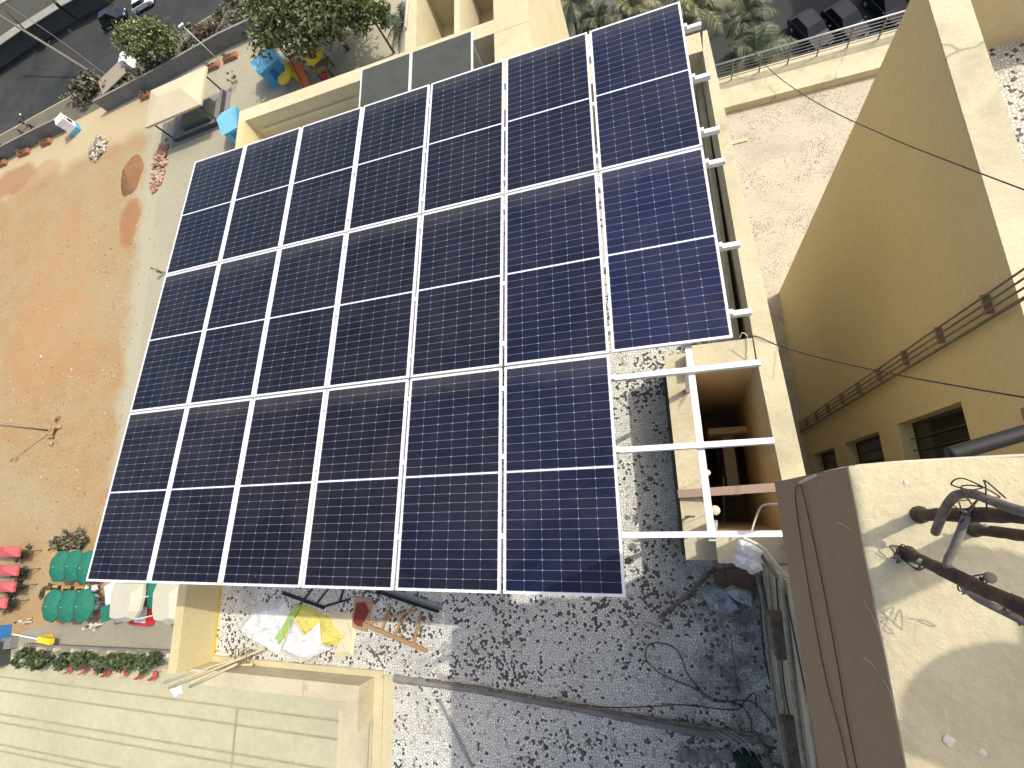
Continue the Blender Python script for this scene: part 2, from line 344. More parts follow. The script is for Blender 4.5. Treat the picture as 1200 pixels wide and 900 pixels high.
def surf(name, a, b, s1, s2, bump=0.2):
    t = NT(name); p = t.pos()
    c = t.mix(t.ramp(t.noise(p, s1, 8, 0.65, 0.4), [(0.35, 0.0), (0.7, 1.0)]), a, b)
    n = t.noise(p, s2, 6, 0.7); c = t.mix(1.0, c, t.ramp(n, [(0.3, 0.88), (0.7, 1.08)]), 'MULTIPLY'); t.bump(n, bump, 0.02)
    return t.fin(c, 0.9)
M_asph = surf('worn_asphalt', (0.018, 0.022, 0.021), (0.045, 0.048, 0.043), 0.16, 4)
M_path = surf('pale_concrete', (0.38, 0.355, 0.255), (0.32, 0.30, 0.215), 0.10, 2)
M_sand = surf('pale_sand', (0.52, 0.42, 0.27), (0.43, 0.33, 0.19), 0.12, 2)
M_verge = surf('dusty_verge', (0.17, 0.155, 0.105), (0.11, 0.105, 0.075), 0.25, 2)
M_court = surf('court_concrete', (0.47, 0.445, 0.30), (0.40, 0.375, 0.245), 0.10, 1.5)
M_gcourt = surf('grey_driveway', (0.12, 0.117, 0.10), (0.075, 0.075, 0.067), 0.2, 2)
M_joint = surf('court_joint_grout', (0.29, 0.265, 0.175), (0.37, 0.345, 0.23), 0.4, 3)  # grout colour of the court joints, darker than the slabs
M_soil = surf('red_soil', (0.24, 0.12, 0.058), (0.19, 0.09, 0.042), 0.8, 5, 0.5)

def sheet(name, pts, z, mat, kind='structure'):
    mb = MB(); poly = [(p[0], p[1]) for p in pts]; n = len(poly)
    a = sum(poly[i][0] * poly[(i + 1) % n][1] - poly[(i + 1) % n][0] * poly[i][1] for i in range(n))
    if a < 0: poly = poly[::-1]
    mb.add([(p[0], p[1], z) for p in poly], [tuple(range(n))])
    return tag(mb.build(name, mat), kind=kind)
sheet('ground', [(-900, -900), (900, -900), (900, 900), (-900, 900)], G, M_ground)
g1, g2, g3, g4 = G + 0.02, G + 0.04, G + 0.06, G + 0.08
sheet('road', [(-400, 36), (-100, 60.5), (-64, 64.5), (-48, 67), (-20, 74), (20, 76), (300, 76), (300, 108), (-20, 108), (-70, 100), (-110, 96), (-400, 90)], g1, M_asph)
sheet('verge', [(-200, 45), (-100, 54.5), (-47, 59.8), (-30, 60.6), (-8, 60), (-8, 72), (-20, 73.8), (-48, 66.8), (-64, 64.2), (-100, 60.2), (-200, 52)], g2, M_verge)
sheet('driveway', [(-8, 4), (-8, 74), (120, 74), (120, 4)], g1, M_gcourt)
sheet('parking_road', [(9, 24), (9, 60), (110, 52), (110, 18)], g2, M_asph)
sheet('path', [(-57.5, 45), P(240, 122, G), P(250, 70, G), P(330, 45, G), P(420, 90, G), (-8, 50), (-8, -21), (-50.5, -21), (-52.5, -12), (-54.0, 0), (-55.6, 20)], g2, M_path)
sheet('court_path', [P(0, 752, G), P(40, 735, G), P(130, 725, G), (-30, -17), (-30, -20.2), P(190, 768, G), P(0, 770, G)], g3, surf('grey_concrete', (0.30, 0.275, 0.21), (0.25, 0.23, 0.175), 0.15, 2))
ct = [(-110, -20.9), (-6, -20.9), (-6, -60), (-110, -60)]
sheet('court', ct, g1, M_court)
jm = MB()
for i, y in enumerate((-23.6, -25.0, -27.3, -28.1, -30.2, -30.8, -33.4, -36.0)):
    sl_ = 0.0
    jm.add([(-110, y - 0.09, g3), (-6, y - 0.09, g3), (-6, y + 0.09, g3), (-110, y + 0.09, g3)], [(0, 1, 2, 3)])
for x in (-34.0,):
    jm.add([(x - 0.11, -60, g4), (x + 0.11, -60, g4), (x + 0.11, -23.6, g4), (x - 0.11, -23.6, g4)], [(0, 1, 2, 3)])
tag(jm.build('court_joints', M_joint), kind='structure')

# ================================================================ ROOFTOP BUILDING
Z0 = -2.5      # roof floor
b = thing('apartment_block', 'cream flat roofed block with broken tile mosaic roof under the solar array', 'building', (3.5, -3, Z0))
PL, PF, PR, PL2 = -1.76, -1.76, -1.3, -1.62
xl = -1.10     # left parapet inner face
f_ = MB()
f_.box(xl, 7.48, -8.70, 2.72, Z0 - 0.2, Z0)
f_.box(7.48, 8.55, -4.07, 0.6, Z0 - 0.2, Z0)
f_.box(2.80, 7.48, -16, -8.70, Z0 - 0.2, Z0)
f_.box(7.48, 8.36, -16, -6.80, Z0 - 0.2, Z0)
f_.build('roof_floor', M_terr, b)
w = MB()
w.box(-1.30, 7.40, -8.95, 3.05, G, Z0 - 0.2); w.box(2.62, 7.4, -16, -8.95, G, Z0 - 0.2); w.box(7.4, 8.8, -4.0, 0.75, G, Z0 - 0.2); w.box(7.4, 8.8, -16, -6.86, G, Z0 - 0.2)
w.build('outer_wall', M_cream, b)
# parapets
q = MB(); q.box(-1.30, xl, -8.72, 2.72, Z0 - 0.2, PL); q.build('parapet', M_yellow, b)
q = MB(); q.box(xl + 0.001, xl + 0.012, -8.68, 2.70, Z0 - 0.1, Z0 + 0.05); q.build('skirting', plain('yellow_skirting_paint', (0.62, 0.44, 0.06), 0.6), b)
q = MB(); q.box(-1.30, 5.75, 2.72, 3.05, Z0 - 0.2, PF); q.build('parapet', M_cream, b)
q = MB(); q.box(-1.09, 5.0, 2.60, 2.715, Z0, Z0 + 0.10); q.box(-0.9, 2.2, 2.66, 2.715, Z0 + 0.36, Z0 + 0.42); q.build('parapet_moulding', M_cream, b)
q = MB(); q.box(-1.22, 2.43, -8.96, -8.725, Z0 - 1.0, -2.06); q.box(2.20, 2.432, -9.36, -8.9605, Z0 - 1.0, -2.062); q.build('parapet', M_creamtop, b)
q = MB(); q.box(2.4345, 2.60, -16, -8.70, Z0 - 0.4, Z0 + 0.03); q.box(-1.09, 2.60, -8.718, -8.62, Z0, Z0 + 0.05)
q.box(2.605, 2.80, -16, -8.69, Z0 - 0.3, Z0 + 0.012); q.build('roof_kerb', M_cream, b)
q = MB(); q.box(1.15, 2.19, -16, -9.10, -3.6, -3.3); q.build('lower_ledge', M_creamtop, b)
q = MB(); q.box(2.20, 2.43, -16, -9.37, -4.2, -2.75); q.box(2.05, 2.195, -16, -9.5, -3.29, -2.95); q.build('ledge_wall', M_cream, b)
# right parapet and return
q = MB(); q.prism([(8.56, 0.80), (8.52, 0.44), (8.60, -4.40), (8.70, -6.80), (8.94, -6.80), (8.92, -5.9), (8.62, 0.80)], Z0 - 0.3, PR); q.build('parapet', M_creamtop, b)
q = MB(); q.box(5.2, 8.52, 0.45, 0.80, Z0 - 0.2, PR - 0.002); q.build('parapet', M_cream, b)
q = MB(); q.box(8.36, 8.50, -4.06, 0.44, Z0, Z0 + 0.32); q.box(8.46, 8.515, -4.06, 0.44, Z0 + 0.32, Z0 + 0.66); q.build('gutter_kerb', M_creamtop, b)
# shaft
sh = MB()
sh.box(7.50, 7.86, -6.459, -4.401, -14, PL2)
sh.box(7.50, 7.86, -6.78, -6.46, -14, PL2 - 0.003); sh.box(7.50, 7.86, -4.40, -4.09, -14, PL2 + 0.003)
sh.box(7.86, 8.58, -4.40, -4.09, -14, PR + 0.004)
sh.box(7.86, 8.66, -6.78, -6.46, -14, PR + 0.004)
sh.box(8.66, 8.84, -6.46, -4.40, -14, PR - 0.005)
s_ = sh.build('shaft_rim', M_creamtop, b)
ins = MB()
ins.box(7.863, 8.66, -4.412, -4.402, -14, PR - 0.05); ins.box(8.647, 8.657, -6.458, -4.414, -14, PR - 0.05); ins.box(7.862, 7.872, -6.458, -4.414, -14, PL2 - 0.05); ins.box(7.873, 8.646, -6.458, -6.448, -14, PR - 0.05)
ins.build('shaft_lining', M_shaft, b)
q = MB(); q.box(7.873, 8.646, -6.447, -4.413, -5.5, -5.3); q.build('shaft_floor', M_shaftfl, b)
q = MB(); q.box(8.28, 8.46, -6.0, -4.95, -4.25, -4.0); q.build('shaft_ledge', M_creamtop, b)
q = MB(); q.box(8.05, 8.64, -5.0, -4.9, -4.3, -3.5); q.build('shaft_ledge', M_shaft, b)
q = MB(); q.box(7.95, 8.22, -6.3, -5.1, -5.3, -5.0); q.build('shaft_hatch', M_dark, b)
q = MB(); q.box(8.62, 8.644, -5.9, -5.0, -5.2, -4.4); q.build('window', M_glass, b)
q = MB(); q.box(7.44, 7.498, -6.80, -4.10, Z0 + 0.001, Z0 + 0.07); q.build('shaft_skirting', M_down, b)
# front bay of open compartments
q = MB()
zb = PF - 0.003
q.box(5.05, 5.75, 3.05, 7.5, G, zb); q.box(3.10, 3.35, 3.055, 7.5, G, zb); q.box(4.2, 4.32, 3.055, 7.5, zb - 1.2, zb - 0.02); q.box(3.35, 5.05, 4.9, 5.1, zb - 1.2, zb - 0.01); q.box(3.35, 5.05, 3.055, 7.5, zb - 1.6, zb - 1.2)
q.build('front_bay', M_cream, b)
q = MB(); q.box(5.05, 5.748, 0.81, 2.718, Z0 - 0.2, PF - 0.004); q.build('parapet', M_cream, b)
q = MB(); q.tube([(3.12, 3.6, PF + 0.05), (3.22, 5.6, PF + 0.05)], 0.035); q.build('drain_pipe', M_wcable, b)

ZT = 3.5
tw = thing('stair_tower', 'brown and cream stair tower rising beside the roof with flat ledge on top', 'building', (10, -9, Z0))
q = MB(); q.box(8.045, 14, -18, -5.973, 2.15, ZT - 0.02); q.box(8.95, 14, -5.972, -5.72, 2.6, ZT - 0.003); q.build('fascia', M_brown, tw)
t_ = MB(); nx, ny = 40, 56
for i in range(nx):      # weathered, slightly uneven top plaster
    for j in range(ny): pass
xs = [8.043 + (14 - 8.043) * (i / nx) ** 1.8 for i in range(nx + 1)]; ys = [-5.971 - 12.03 * (j / ny) ** 1.6 for j in range(ny + 1)]
hh = {}
for i in range(nx + 1):
    for j in range(ny + 1):
        e = 0.004 if (i == 0 or j == 0) else 0.0
        hh[i, j] = (xs[i] + (rnd.uniform(-.0012, .0015) if i == 0 else 0), ys[j] + (rnd.uniform(-.003, .004) if j == 0 else 0), ZT + rnd.uniform(-.0025, .0025) - e)
vs = [hh[i, j] for i in range(nx + 1) for j in range(ny + 1)]
fs = [(i * (ny + 1) + j, (i + 1) * (ny + 1) + j, (i + 1) * (ny + 1) + j + 1, i * (ny + 1) + j + 1)[::-1] for i in range(nx) for j in range(ny)]
t_.add(vs, fs, True); n0 = ny + 1
tk = MB()
tk.add([hh[0, j] for j in range(n0)] + [(hh[0, j][0], hh[0, j][1], ZT - 0.019) for j in range(n0)], [(j, j + 1, n0 + j + 1, n0 + j) for j in range(ny)])
tk.add([hh[i, 0] for i in range(nx + 1)] + [(hh[i, 0][0], hh[i, 0][1], ZT - 0.019) for i in range(nx + 1)], [(i + 1, i, nx + 1 + i, nx + 2 + i) for i in range(nx)])
t_.build('ledge', M_ledge, tw); tk.build('ledge_edge', M_ledge, tw)
q = MB(); q.box(8.36, 13.8, -17.8, -6.79, Z0 - 0.2, 2.15); q.build('lower_wall', M_dusty, tw)
q = MB(); q.box(8.95, 13.8, -6.785, -6.1, G, 2.15); q.box(8.9, 13.8, -17.8, -6.79, G, Z0 - 0.2); q.build('lower_wall', M_tan, tw)
# ---- tall wing
XW = 11.25
ta = thing('tall_wing', 'tall tan building wing with stacked dark windows across the light well', 'building', (13, -6, G))
wy0, wy1 = -4.85, -6.25; wins = [(-2.92 - 3.08 * k, -5.12 - 3.08 * k) for k in range(10)]
q = MB(); q.box(XW, XW + 0.3, wy0, 0.60, G, -1.31); q.box(XW, XW + 0.3, -22, wy1, G, -1.31)
zt = -1.31
for a, c in wins: q.box(XW, XW + 0.3, wy1, wy0, a, zt); zt = c
q.box(XW, XW + 0.3, wy1, wy0, G, zt)
q.box(XW + 0.3, 24, 0.30, 0.60, G, -1.31)
q.build('wall', M_tan, ta)
q = MB(); q.box(XW - 0.004, XW + 0.40, -22, 0.604, -1.31, -1.28); q.box(XW + 0.40, 24, 0.25, 0.604, -1.31, -1.281); q.build('parapet_cap', M_creamtop, ta)
q = MB(); q.box(XW + 0.30, XW + 0.396, -22, 0.25, -2.5, -1.31); q.box(XW + 0.396, 24, 0.20, 0.298, -2.5, -1.311); q.build('parapet', M_tan, ta)
q = MB(); q.box(XW + 0.40, 24, -22, 0.20, -2.8, -2.5); q.build('roof_floor', M_terr2, ta)
q = MB(); q.tube([(XW + 0.42, -2.16, -2.44), (15, -2.14, -2.44)], 0.05); q.build('roof_pipe', M_greypipe, ta)
for a, c in wins:
    fr = MB(); fr.box(XW + 0.22, XW + 0.26, wy0 - 0.05, wy0, c, a); fr.box(XW + 0.22, XW + 0.26, wy1, wy1 + 0.05, c, a); fr.box(XW + 0.22, XW + 0.26, wy1 + 0.05, wy0 - 0.05, c, c + 0.05); fr.box(XW + 0.22, XW + 0.26, wy1 + 0.05, wy0 - 0.05, a - 0.05, a); fr.box(XW + 0.22, XW + 0.26, -5.58, -5.53, c + 0.05, a - 0.05)
    wf = fr.build('window', M_dsteel, ta)
    pn = MB(); pn.box(XW + 0.235, XW + 0.245, wy1 + 0.05, wy0 - 0.05, c + 0.05, a - 0.05); pn.build('pane', M_glass, wf)
    for g_ in range(6):
        gb = MB(); yy = wy1 + .12 + .2 * g_; gb.box(XW + .15, XW + .165, yy, yy + .015, c + .02, a); gb.build('grille_bar', M_dsteel, wf)
    sb = MB(); sb.box(XW + 0.01, XW + 0.22, wy1 + 0.001, wy0 - 0.001, c, c + 0.02); sb.build('sill', M_creamtop, wf)
for k, y in enumerate((-3.80, -3.89, -3.98, -4.08)):
    q = MB(); q.tube([(XW - 0.07, y, -0.85), (XW - 0.07, y, G)], 0.013 if k < 3 else 0.022, 8); q.build('downpipe', M_down, ta)
M_brk = plain('brown_bracket', (.26, .19, .12), .7)
for k in range(14):
    z = -1.75 - 1.18 * k
    q = MB(); q.box(XW - 0.088, XW, -4.01, -3.77, z - 0.014, z + 0.014); q.build('pipe_bracket', M_brk, ta)
# ---- terrace between the wings, with railing
ZR = -12.0
te = thing('lower_terrace', 'sunlit chip floored terrace far below between the two building wings', 'terrace', (13, 0, ZR))
q = MB(); q.box(8.95, 19, -16, 8.0, ZR - 0.4, ZR); q.build('terrace_floor', M_chips, te)
q = MB(); q.box(8.95, 19, 8.0, 9.35, ZR - 0.6, ZR + 0.32); q.build('edge_beam', M_creamtop, te)
q = MB(); q.box(9.0, 18.9, -15.9, 9.3, G, ZR - 0.6); q.build('wall', M_cream, te)
q = MB(); q.box(8.96, 11.1, 6.6, 6.75, ZR, ZR + 0.05); q.build('floor_kerb', M_creamtop, te)
M_railm = plain('dull_railing_metal', (.20, .205, .21), .5, .3)
ra = thing('terrace_railing', 'grey metal railing along the outer edge of the lower terrace', 'railing', (13, 9.15, ZR + 0.32))
yr = 9.15
for k in range(12):
    q = MB(); q.box(8.97 + 0.93 * k, 9.01 + 0.93 * k, yr - 0.02, yr + 0.02, ZR + 0.32, ZR + 1.17); q.build('post', M_railm, ra)
for k, z in enumerate((0.14, 0.28, 0.42, 0.56, 0.70)):
    q = MB(); q.tube([(8.96, yr, ZR + 0.32 + z), (19, yr, ZR + 0.32 + z)], 0.014, 6); q.build('rail', M_railm, ra)
q = MB(); q.tube([(8.96, yr, ZR + 1.18), (19, yr, ZR + 1.18)], 0.032, 8); q.build('handrail', M_galv, ra)
# unseen block added off to the upper right to shade the parking road
ob = thing('added_shade_block', 'unseen block added beyond the upper right to shade the parking road', 'building', (55, 50, G))
q = MB(); q.box(42, 75, 34, 75, G, -6); q.build('wall', M_cream, ob)
q = MB(); q.box(41.7, 75.3, 33.7, 75.3, -6, -5.6); q.build('roof', M_creamtop, ob)

# ================================================================ SOLAR ARRAY
TA = 0.0867445; WP = 1.1677; LP = 2.298
AX = Vector((1, 0, 0)); AY = Vector((0, -math.cos(TA), math.sin(TA))); AN = Vector((0, math.sin(TA), math.cos(TA)))
def arr(x, d, h=0.0): return AX * x + AY * d + AN * h          # x across, d metres down the rows, h above the glass
pan = thing('solar_panel', 'x', 'solar panel', (0, 0, 0), 'solar panels of the rooftop array')
fr = MB(); hw, hl, lip = 0.567, 1.139, 0.025
for sx in (-1, 1): fr.box(sx * (hw - lip), sx * hw, -hl, hl, -0.035, 0.0)
for sy in (-1, 1): fr.box(-hw + lip, hw - lip, sy * (hl - lip), sy * hl, -0.035, -0.0003)
fr.build('frame', M_alu, pan)
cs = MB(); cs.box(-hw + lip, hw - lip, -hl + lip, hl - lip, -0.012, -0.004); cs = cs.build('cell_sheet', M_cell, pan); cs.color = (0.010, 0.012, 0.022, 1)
rows = ['top', 'middle', 'bottom']; ords = ['leftmost', 'second from the left', 'third from the left', 'fourth from the left', 'fifth from the left', 'sixth from the left', 'rightmost, seventh from the left']
RF = (0.20, 0.55, 0.88)
first = True
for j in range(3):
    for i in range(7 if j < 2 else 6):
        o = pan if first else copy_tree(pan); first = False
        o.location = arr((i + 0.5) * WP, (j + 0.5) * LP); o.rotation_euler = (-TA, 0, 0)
        od = ords[i]
        if j == 2 and i == 5: od = 'rightmost, beside the bare white rails'
        o['label'] = 'dark solar panel in the %s row of the array, %s' % (rows[j], od)
        blue = max(0, (i - 3.6) / 2.4) * (0.55 + 0.35 * j)  # blue tint growing to the right paints in the glass's view-angle reflection
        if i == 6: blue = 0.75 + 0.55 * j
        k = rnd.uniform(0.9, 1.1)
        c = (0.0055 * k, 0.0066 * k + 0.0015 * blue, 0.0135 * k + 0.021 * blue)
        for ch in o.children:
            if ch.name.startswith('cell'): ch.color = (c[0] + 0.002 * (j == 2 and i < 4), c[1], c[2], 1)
# rails
rl = None; n = 0
names = ['first', 'second', 'third', 'fourth', 'fifth', 'sixth', 'seventh', 'eighth', 'ninth']
hr = -0.067
for k, fr_ in enumerate((0.19, 0.55, 0.90, 1.09, 1.55, 1.88, 2.11, 2.43, 2.77)):
    d = fr_ * LP; m = MB(); m.bar(arr(-0.01, d, hr), arr(8.36, d, hr), 0.052, 0.062, AN)
    ex = 'tip showing past the panels' if k < 6 else 'bare end crossing the shaft'
    lab = '%s white steel cross rail from the top of the array, %s' % (names[k], ex)
    r_ = thing('support_rail', lab, 'rail', arr(4, d, hr), 'white cross rails under the panels')
    m.build('tube', M_white, r_)
    for i in range(7 if k < 6 else 6):
        xx = (i + 1) * WP; cl = MB()
        if (i == 6) or (k >= 6 and i == 5): cl.bar(arr(xx - 0.012, d, -0.015), arr(xx + 0.022, d, -0.015), 0.05, 0.036, AN)
        else: cl.bar(arr(xx - 0.024, d, -0.012), arr(xx + 0.024, d, -0.012), 0.05, 0.030, AN)
        cl.build('clamp', M_alu, r_)
# beams running down the slope, and the legs that carry them
for nm, x, d0, d1 in (('leftmost', 0.55, 0.15, 6.75), ('second', 2.9, 0.15, 6.75), ('third', 5.3, 0.15, 6.75), ('rightmost', 7.755, 0.15, 6.42)):
    o = thing('support_beam', {'leftmost': 'white steel beam hidden under the left end of the array', 'second': 'white steel beam under the middle left of the array', 'third': 'white steel beam under the middle right of the array', 'rightmost': 'white steel beam running under the bare rails beside the open shaft'}[nm], 'beam', arr(x, 3.4, -0.13), 'white beams under the cross rails')
    m = MB(); m.bar(arr(x, d0, -0.139), arr(x, d1, -0.139), 0.062, 0.08, AN); m.build('tube', M_white, o)
    for d in ((0.4, 3.4, 6.5) if x < 7 else (0.4, 2.5, 4.62, 6.34)):
        t = arr(x, d, -0.182); zb = Z0 if (x < 7 or d < 4) else PL2 + 0.005
        xo = t.x + (0.14 if (x > 7 and d > 6) else 0)
        m = MB(); m.bar((xo if x > 7 and d > 6 else t.x, t.y, zb), t, 0.055, 0.055); m.box(xo - 0.09, xo + 0.09, t.y - 0.09, t.y + 0.09, zb, zb + 0.008) if x < 7 else None
        m.build('leg', M_white, o)
# two dark sheets resting between the parapet and the array
for k, (u0, u1, lab) in enumerate(((424, 482, 'dark olive sheet with white edge frame leaning beside the top parapet, left one of two'), (482, 556, 'dark olive sheet with white edge frame leaning beside the top parapet, right one of two'))):
    x0, x1 = ((2.42, 3.53), (3.54, 4.80))[k]
    o = thing('roof_sheet', lab, 'roof sheet', (x0, 1.4, -1.3), 'dark sheets at the head of the array')
    m = MB(); m.bar(((x0 + x1) / 2, 0.12, -1.27), ((x0 + x1) / 2, 2.36, -1.31), x1 - x0 - 0.05, 0.03); m.build('sheet', M_olive, o)
    for xx in (x0 + 0.012, x1 - 0.012):
        m = MB(); m.bar((xx, 0.12, -1.267), (xx, 2.36, -1.307), 0.022, 0.045); m.build('edge_frame', M_alu, o)
    for xx in (x0 + 0.06, x1 - 0.06):
        for yy in (0.3, 2.2):
            m = MB(); m.box(xx - 0.02, xx + 0.02, yy - 0.02, yy + 0.02, Z0, -1.33); m.build('leg', M_galv, o)

# ================================================================ THINGS ON THE ROOF
def wire(name, lab, pts, r, mat, cat='cable', group=None, n=6):
    # smooth curve through the points
    pts = [Vector(p) for p in pts]; out = []
    for i in range(len(pts) - 1):
        p0 = pts[max(i - 1, 0)]; p1 = pts[i]; p2 = pts[i + 1]; p3 = pts[min(i + 2, len(pts) - 1)]
        for k in range(6):
            t = k / 6; out.append(0.5 * (2 * p1 + (p2 - p0) * t + (2 * p0 - 5 * p1 + 4 * p2 - p3) * t * t + (3 * p1 - p0 - 3 * p2 + p3) * t ** 3))
    out.append(pts[-1])
    return tag(MB().tube(out, r, n).build(name, mat), lab, cat, group)
def crumple(name, lab, cat, poly, z, mat, amp=0.06, seed=1, n=26, parent=None, group=None):
    rg = random.Random(seed); cx = sum(p[0] for p in poly) / len(poly); cy = sum(p[1] for p in poly) / len(poly)
    m = len(poly); vs = []; fs = []; K = 9
    fold = [(rg.uniform(0, PI), rg.uniform(3, 11), rg.uniform(0, 6)) for _ in range(7)]
    def h(x, y): return sum(abs(math.sin((x * math.cos(a) + y * math.sin(a)) * fr + ph)) for a, fr, ph in fold) / 7
    ring = []
    for i in range(m):
        a = poly[i]; b_ = poly[(i + 1) % m]; L = max(2, int(math.hypot(a[0] - b_[0], a[1] - b_[1]) / 0.05))
        for k in range(L): ring.append((a[0] + (b_[0] - a[0]) * k / L + rg.uniform(-.008, .008), a[1] + (b_[1] - a[1]) * k / L + rg.uniform(-.008, .008)))
    N = len(ring)
    for k in range(K + 1):
        t = 1 - k / K
        for i, (x, y) in enumerate(ring):
            X = cx + (x - cx) * t; Y = cy + (y - cy) * t; e = min(1, k / 2.0)
            vs.append((X, Y, z + 0.006 + e * amp * (0.25 + 1.1 * h(X, Y) + rg.uniform(-.12, .12))))
    fs = [(k * N + i, k * N + (i + 1) % N, (k + 1) * N + (i + 1) % N, (k + 1) * N + i) for k in range(K) for i in range(N)]
    bot = len(vs); vs += [(x, y, z + 0.001) for x, y in ring]
    fs += [(bot + i, bot + (i + 1) % N, (i + 1) % N, i) for i in range(N)]
    mb = MB(); mb.add(vs, fs, False); o = mb.build(name, mat, parent)
    return tag(o, lab, cat, group) if parent is None else o
def px(lst, z): return [tuple(P(u, v, z)) for u, v in lst]
crumple('plastic_sheet', 'crumpled white translucent plastic sheet lying at the left end of the sunlit strip', 'plastic sheet', px([(280, 736), (300, 712), (335, 705), (342, 722), (338, 745), (326, 768), (312, 758), (290, 748)], Z0), Z0, M_plast, 0.10, 3)
yb = thing('cement_sack', 'flattened yellow sack with green stripe beneath a white cloth', 'sack', P(372, 738, Z0))
crumple('sack_sheet', None, None, px([(328, 746), (352, 708), (366, 712), (384, 722), (398, 730), (416, 748), (392, 756), (340, 760)], Z0), Z0, M_ycloth, 0.07, 5, parent=yb)
crumple('stripe', None, None, px([(324, 750), (350, 707), (356, 710), (331, 754)], Z0), Z0 + 0.075, M_gstripe, 0.03, 6, parent=yb)
crumple('sack_cloth', 'white cloth spread like a star over the yellow sack', 'cloth', px([(333, 760), (350, 722), (362, 742), (379, 728), (382, 752), (396, 757), (362, 773)], Z0), Z0 + 0.10, M_cloth, 0.07, 8)
crumple('paper_sack', 'pale yellow paper sack lying beside the red stained board', 'sack', px([(384, 716), (412, 718), (418, 742), (414, 768), (392, 770), (404, 745)], Z0), Z0 + 0.004, plain('cream_paper', (0.70, 0.63, 0.42), 0.85), 0.05, 11)
rb = thing('stained_board', 'pinkish board with dark red stain lying under the bottom edge of the array', 'board', P(423, 718, Z0))
m = MB(); m.prism([p[:2] for p in px([(413, 735), (417, 698), (438, 702), (431, 740)], Z0)], Z0 + 0.005, Z0 + 0.03); m.build('board', plain('pinkish_plywood', (0.42, 0.25, 0.17), 0.85), rb)
m = MB(); m.prism([p[:2] for p in px([(415, 728), (419, 706), (429, 705), (434, 716), (430, 724), (426, 734), (420, 733)], Z0)], Z0 + 0.0305, Z0 + 0.034); m.build('stain', plain('dark_red_paint', (0.20, 0.03, 0.015), 0.7), rb)
# timber trestle / ladder frame
ld = thing('wooden_ladder', 'raw timber ladder like frame lying on the mosaic in the sun', 'timber frame', P(465, 738, Z0))
def plank(u0, v0, u1, v1, z, wd, mat, par, nm='rung', h=0.04):
    a = P(u0, v0, z); c = P(u1, v1, z); m = MB(); m.bar(a, c, wd, h); return m.build(nm, mat, par)
plank(426, 731, 501, 763, Z0 + 0.06, 0.055, M_wood, ld, 'stile'); plank(432, 731, 488, 714, Z0 + 0.06, 0.035, M_wood, ld, 'stile')
for (a, c, d, e) in ((448, 738, 455, 715), (463, 746, 474, 716), (485, 754, 493, 720)): plank(a, c, d, e, Z0 + 0.045, 0.035, M_wood, ld)
# bundle of metal channels and dark frame
for k, (u0, v0, u1, v1, wd, mt, lab) in enumerate(((452, 690, 518, 712, 0.07, M_galv, 'grey steel channel poking out under the array, upper one'), (440, 692, 514, 716, 0.05, M_dsteel, 'dark steel channel lying along the grey one under the array'), (330, 694, 380, 712, 0.04, M_dsteel, 'thin dark steel bar lying in the shade under the array at left'), (376, 712, 410, 702, 0.03, M_dsteel, 'short dark steel bar lying crossways in the shade under the array'))):
    a = P(u0, v0, Z0 + 0.03); c = P(u1, v1, Z0 + 0.03); m = MB(); d = (c - a).normalized(); s = Vector((-d.y, d.x, 0)) * wd / 2
    m.bar(a + Vector((0, 0, -0.024)), c + Vector((0, 0, -0.024)), wd, 0.006); m.bar(a + s, c + s, 0.006, 0.05); m.bar(a - s, c - s, 0.006, 0.05)
    tag(m.build('steel_channel', mt), lab, 'steel bar', 'steel bars on the roof floor')
for k, (u, v, u2, v2) in enumerate(((352, 708, 366, 690), (372, 706, 385, 690), (398, 704, 403, 690))):
    m = MB(); m.bar(P(u, v, Z0 + 0.05), P(u2, v2, Z0 + 0.05), 0.03, 0.03); tag(m.build('steel_bar', M_dsteel), 'short dark bar on the shaded floor above the yellow sack, %s of three' % ('left', 'middle', 'right')[k], 'steel bar', 'short dark bars in the shade')
# cement ridge with pipe across the floor
def rough_bar(pts, w_, h_, rg):
    m = MB(); vs = []; pts = [Vector(p) for p in pts]; out = []
    for i in range(len(pts) - 1):
        for k in range(12): out.append(pts[i].lerp(pts[i + 1], k / 12))
    out.append(pts[-1]); prof = ((-0.5, 0), (-0.36, 0.7), (-0.1, 1.0), (0.2, 0.95), (0.4, 0.55), (0.5, 0))
    for p in out: vs += [(p.x, p.y + a * w_ * rg.uniform(.8, 1.25), p.z + c * h_ * rg.uniform(.8, 1.15) - 0.002) for a, c in prof]
    m.add(vs, [(i * 6 + k, i * 6 + k + 1, (i + 1) * 6 + k + 1, (i + 1) * 6 + k)[::-1] for i in range(len(out) - 1) for k in range(5)], True); return m
tag(rough_bar([P(462, 795, Z0), P(560, 808, Z0), P(700, 834, Z0), P(820, 858, Z0), P(905, 868, Z0)], 0.115, 0.05, random.Random(3)).build('cement_ridge', M_cement), 'low grey cement ridge crossing the mosaic floor', 'cement ridge')
wire('floor_pipe', 'dusty grey water pipe lying along the cement ridge on the mosaic floor', [P(500, 797, Z0 + 0.05), P(620, 816, Z0 + 0.05), P(740, 838, Z0 + 0.05), P(860, 857, Z0 + 0.05), P(888, 864, Z0 + 0.05), P(905, 900, Z0 + 0.05)], 0.022, M_greypipe, 'pipe', n=8)
a = P(515, 820, Z0 + 0.02); c = P(553, 898, Z0 + 0.02)
m = MB(); m.bar(a, c, 0.055, 0.006); m.bar(a + Vector((.025, 0, .025)), c + Vector((.025, 0, .025)), 0.006, 0.05); tag(m.build('angle_iron', M_galv), 'galvanised angle iron lying across the sun and shade line at the bottom', 'angle iron')
wire('stray_pipe', 'grey pipe lying aslant on the shaded floor by the shaft corner', [P(772, 724, Z0 + 0.03), P(800, 702, Z0 + 0.04), P(838, 666, Z0 + 0.06)], 0.025, M_greypipe, 'pipe', n=8)
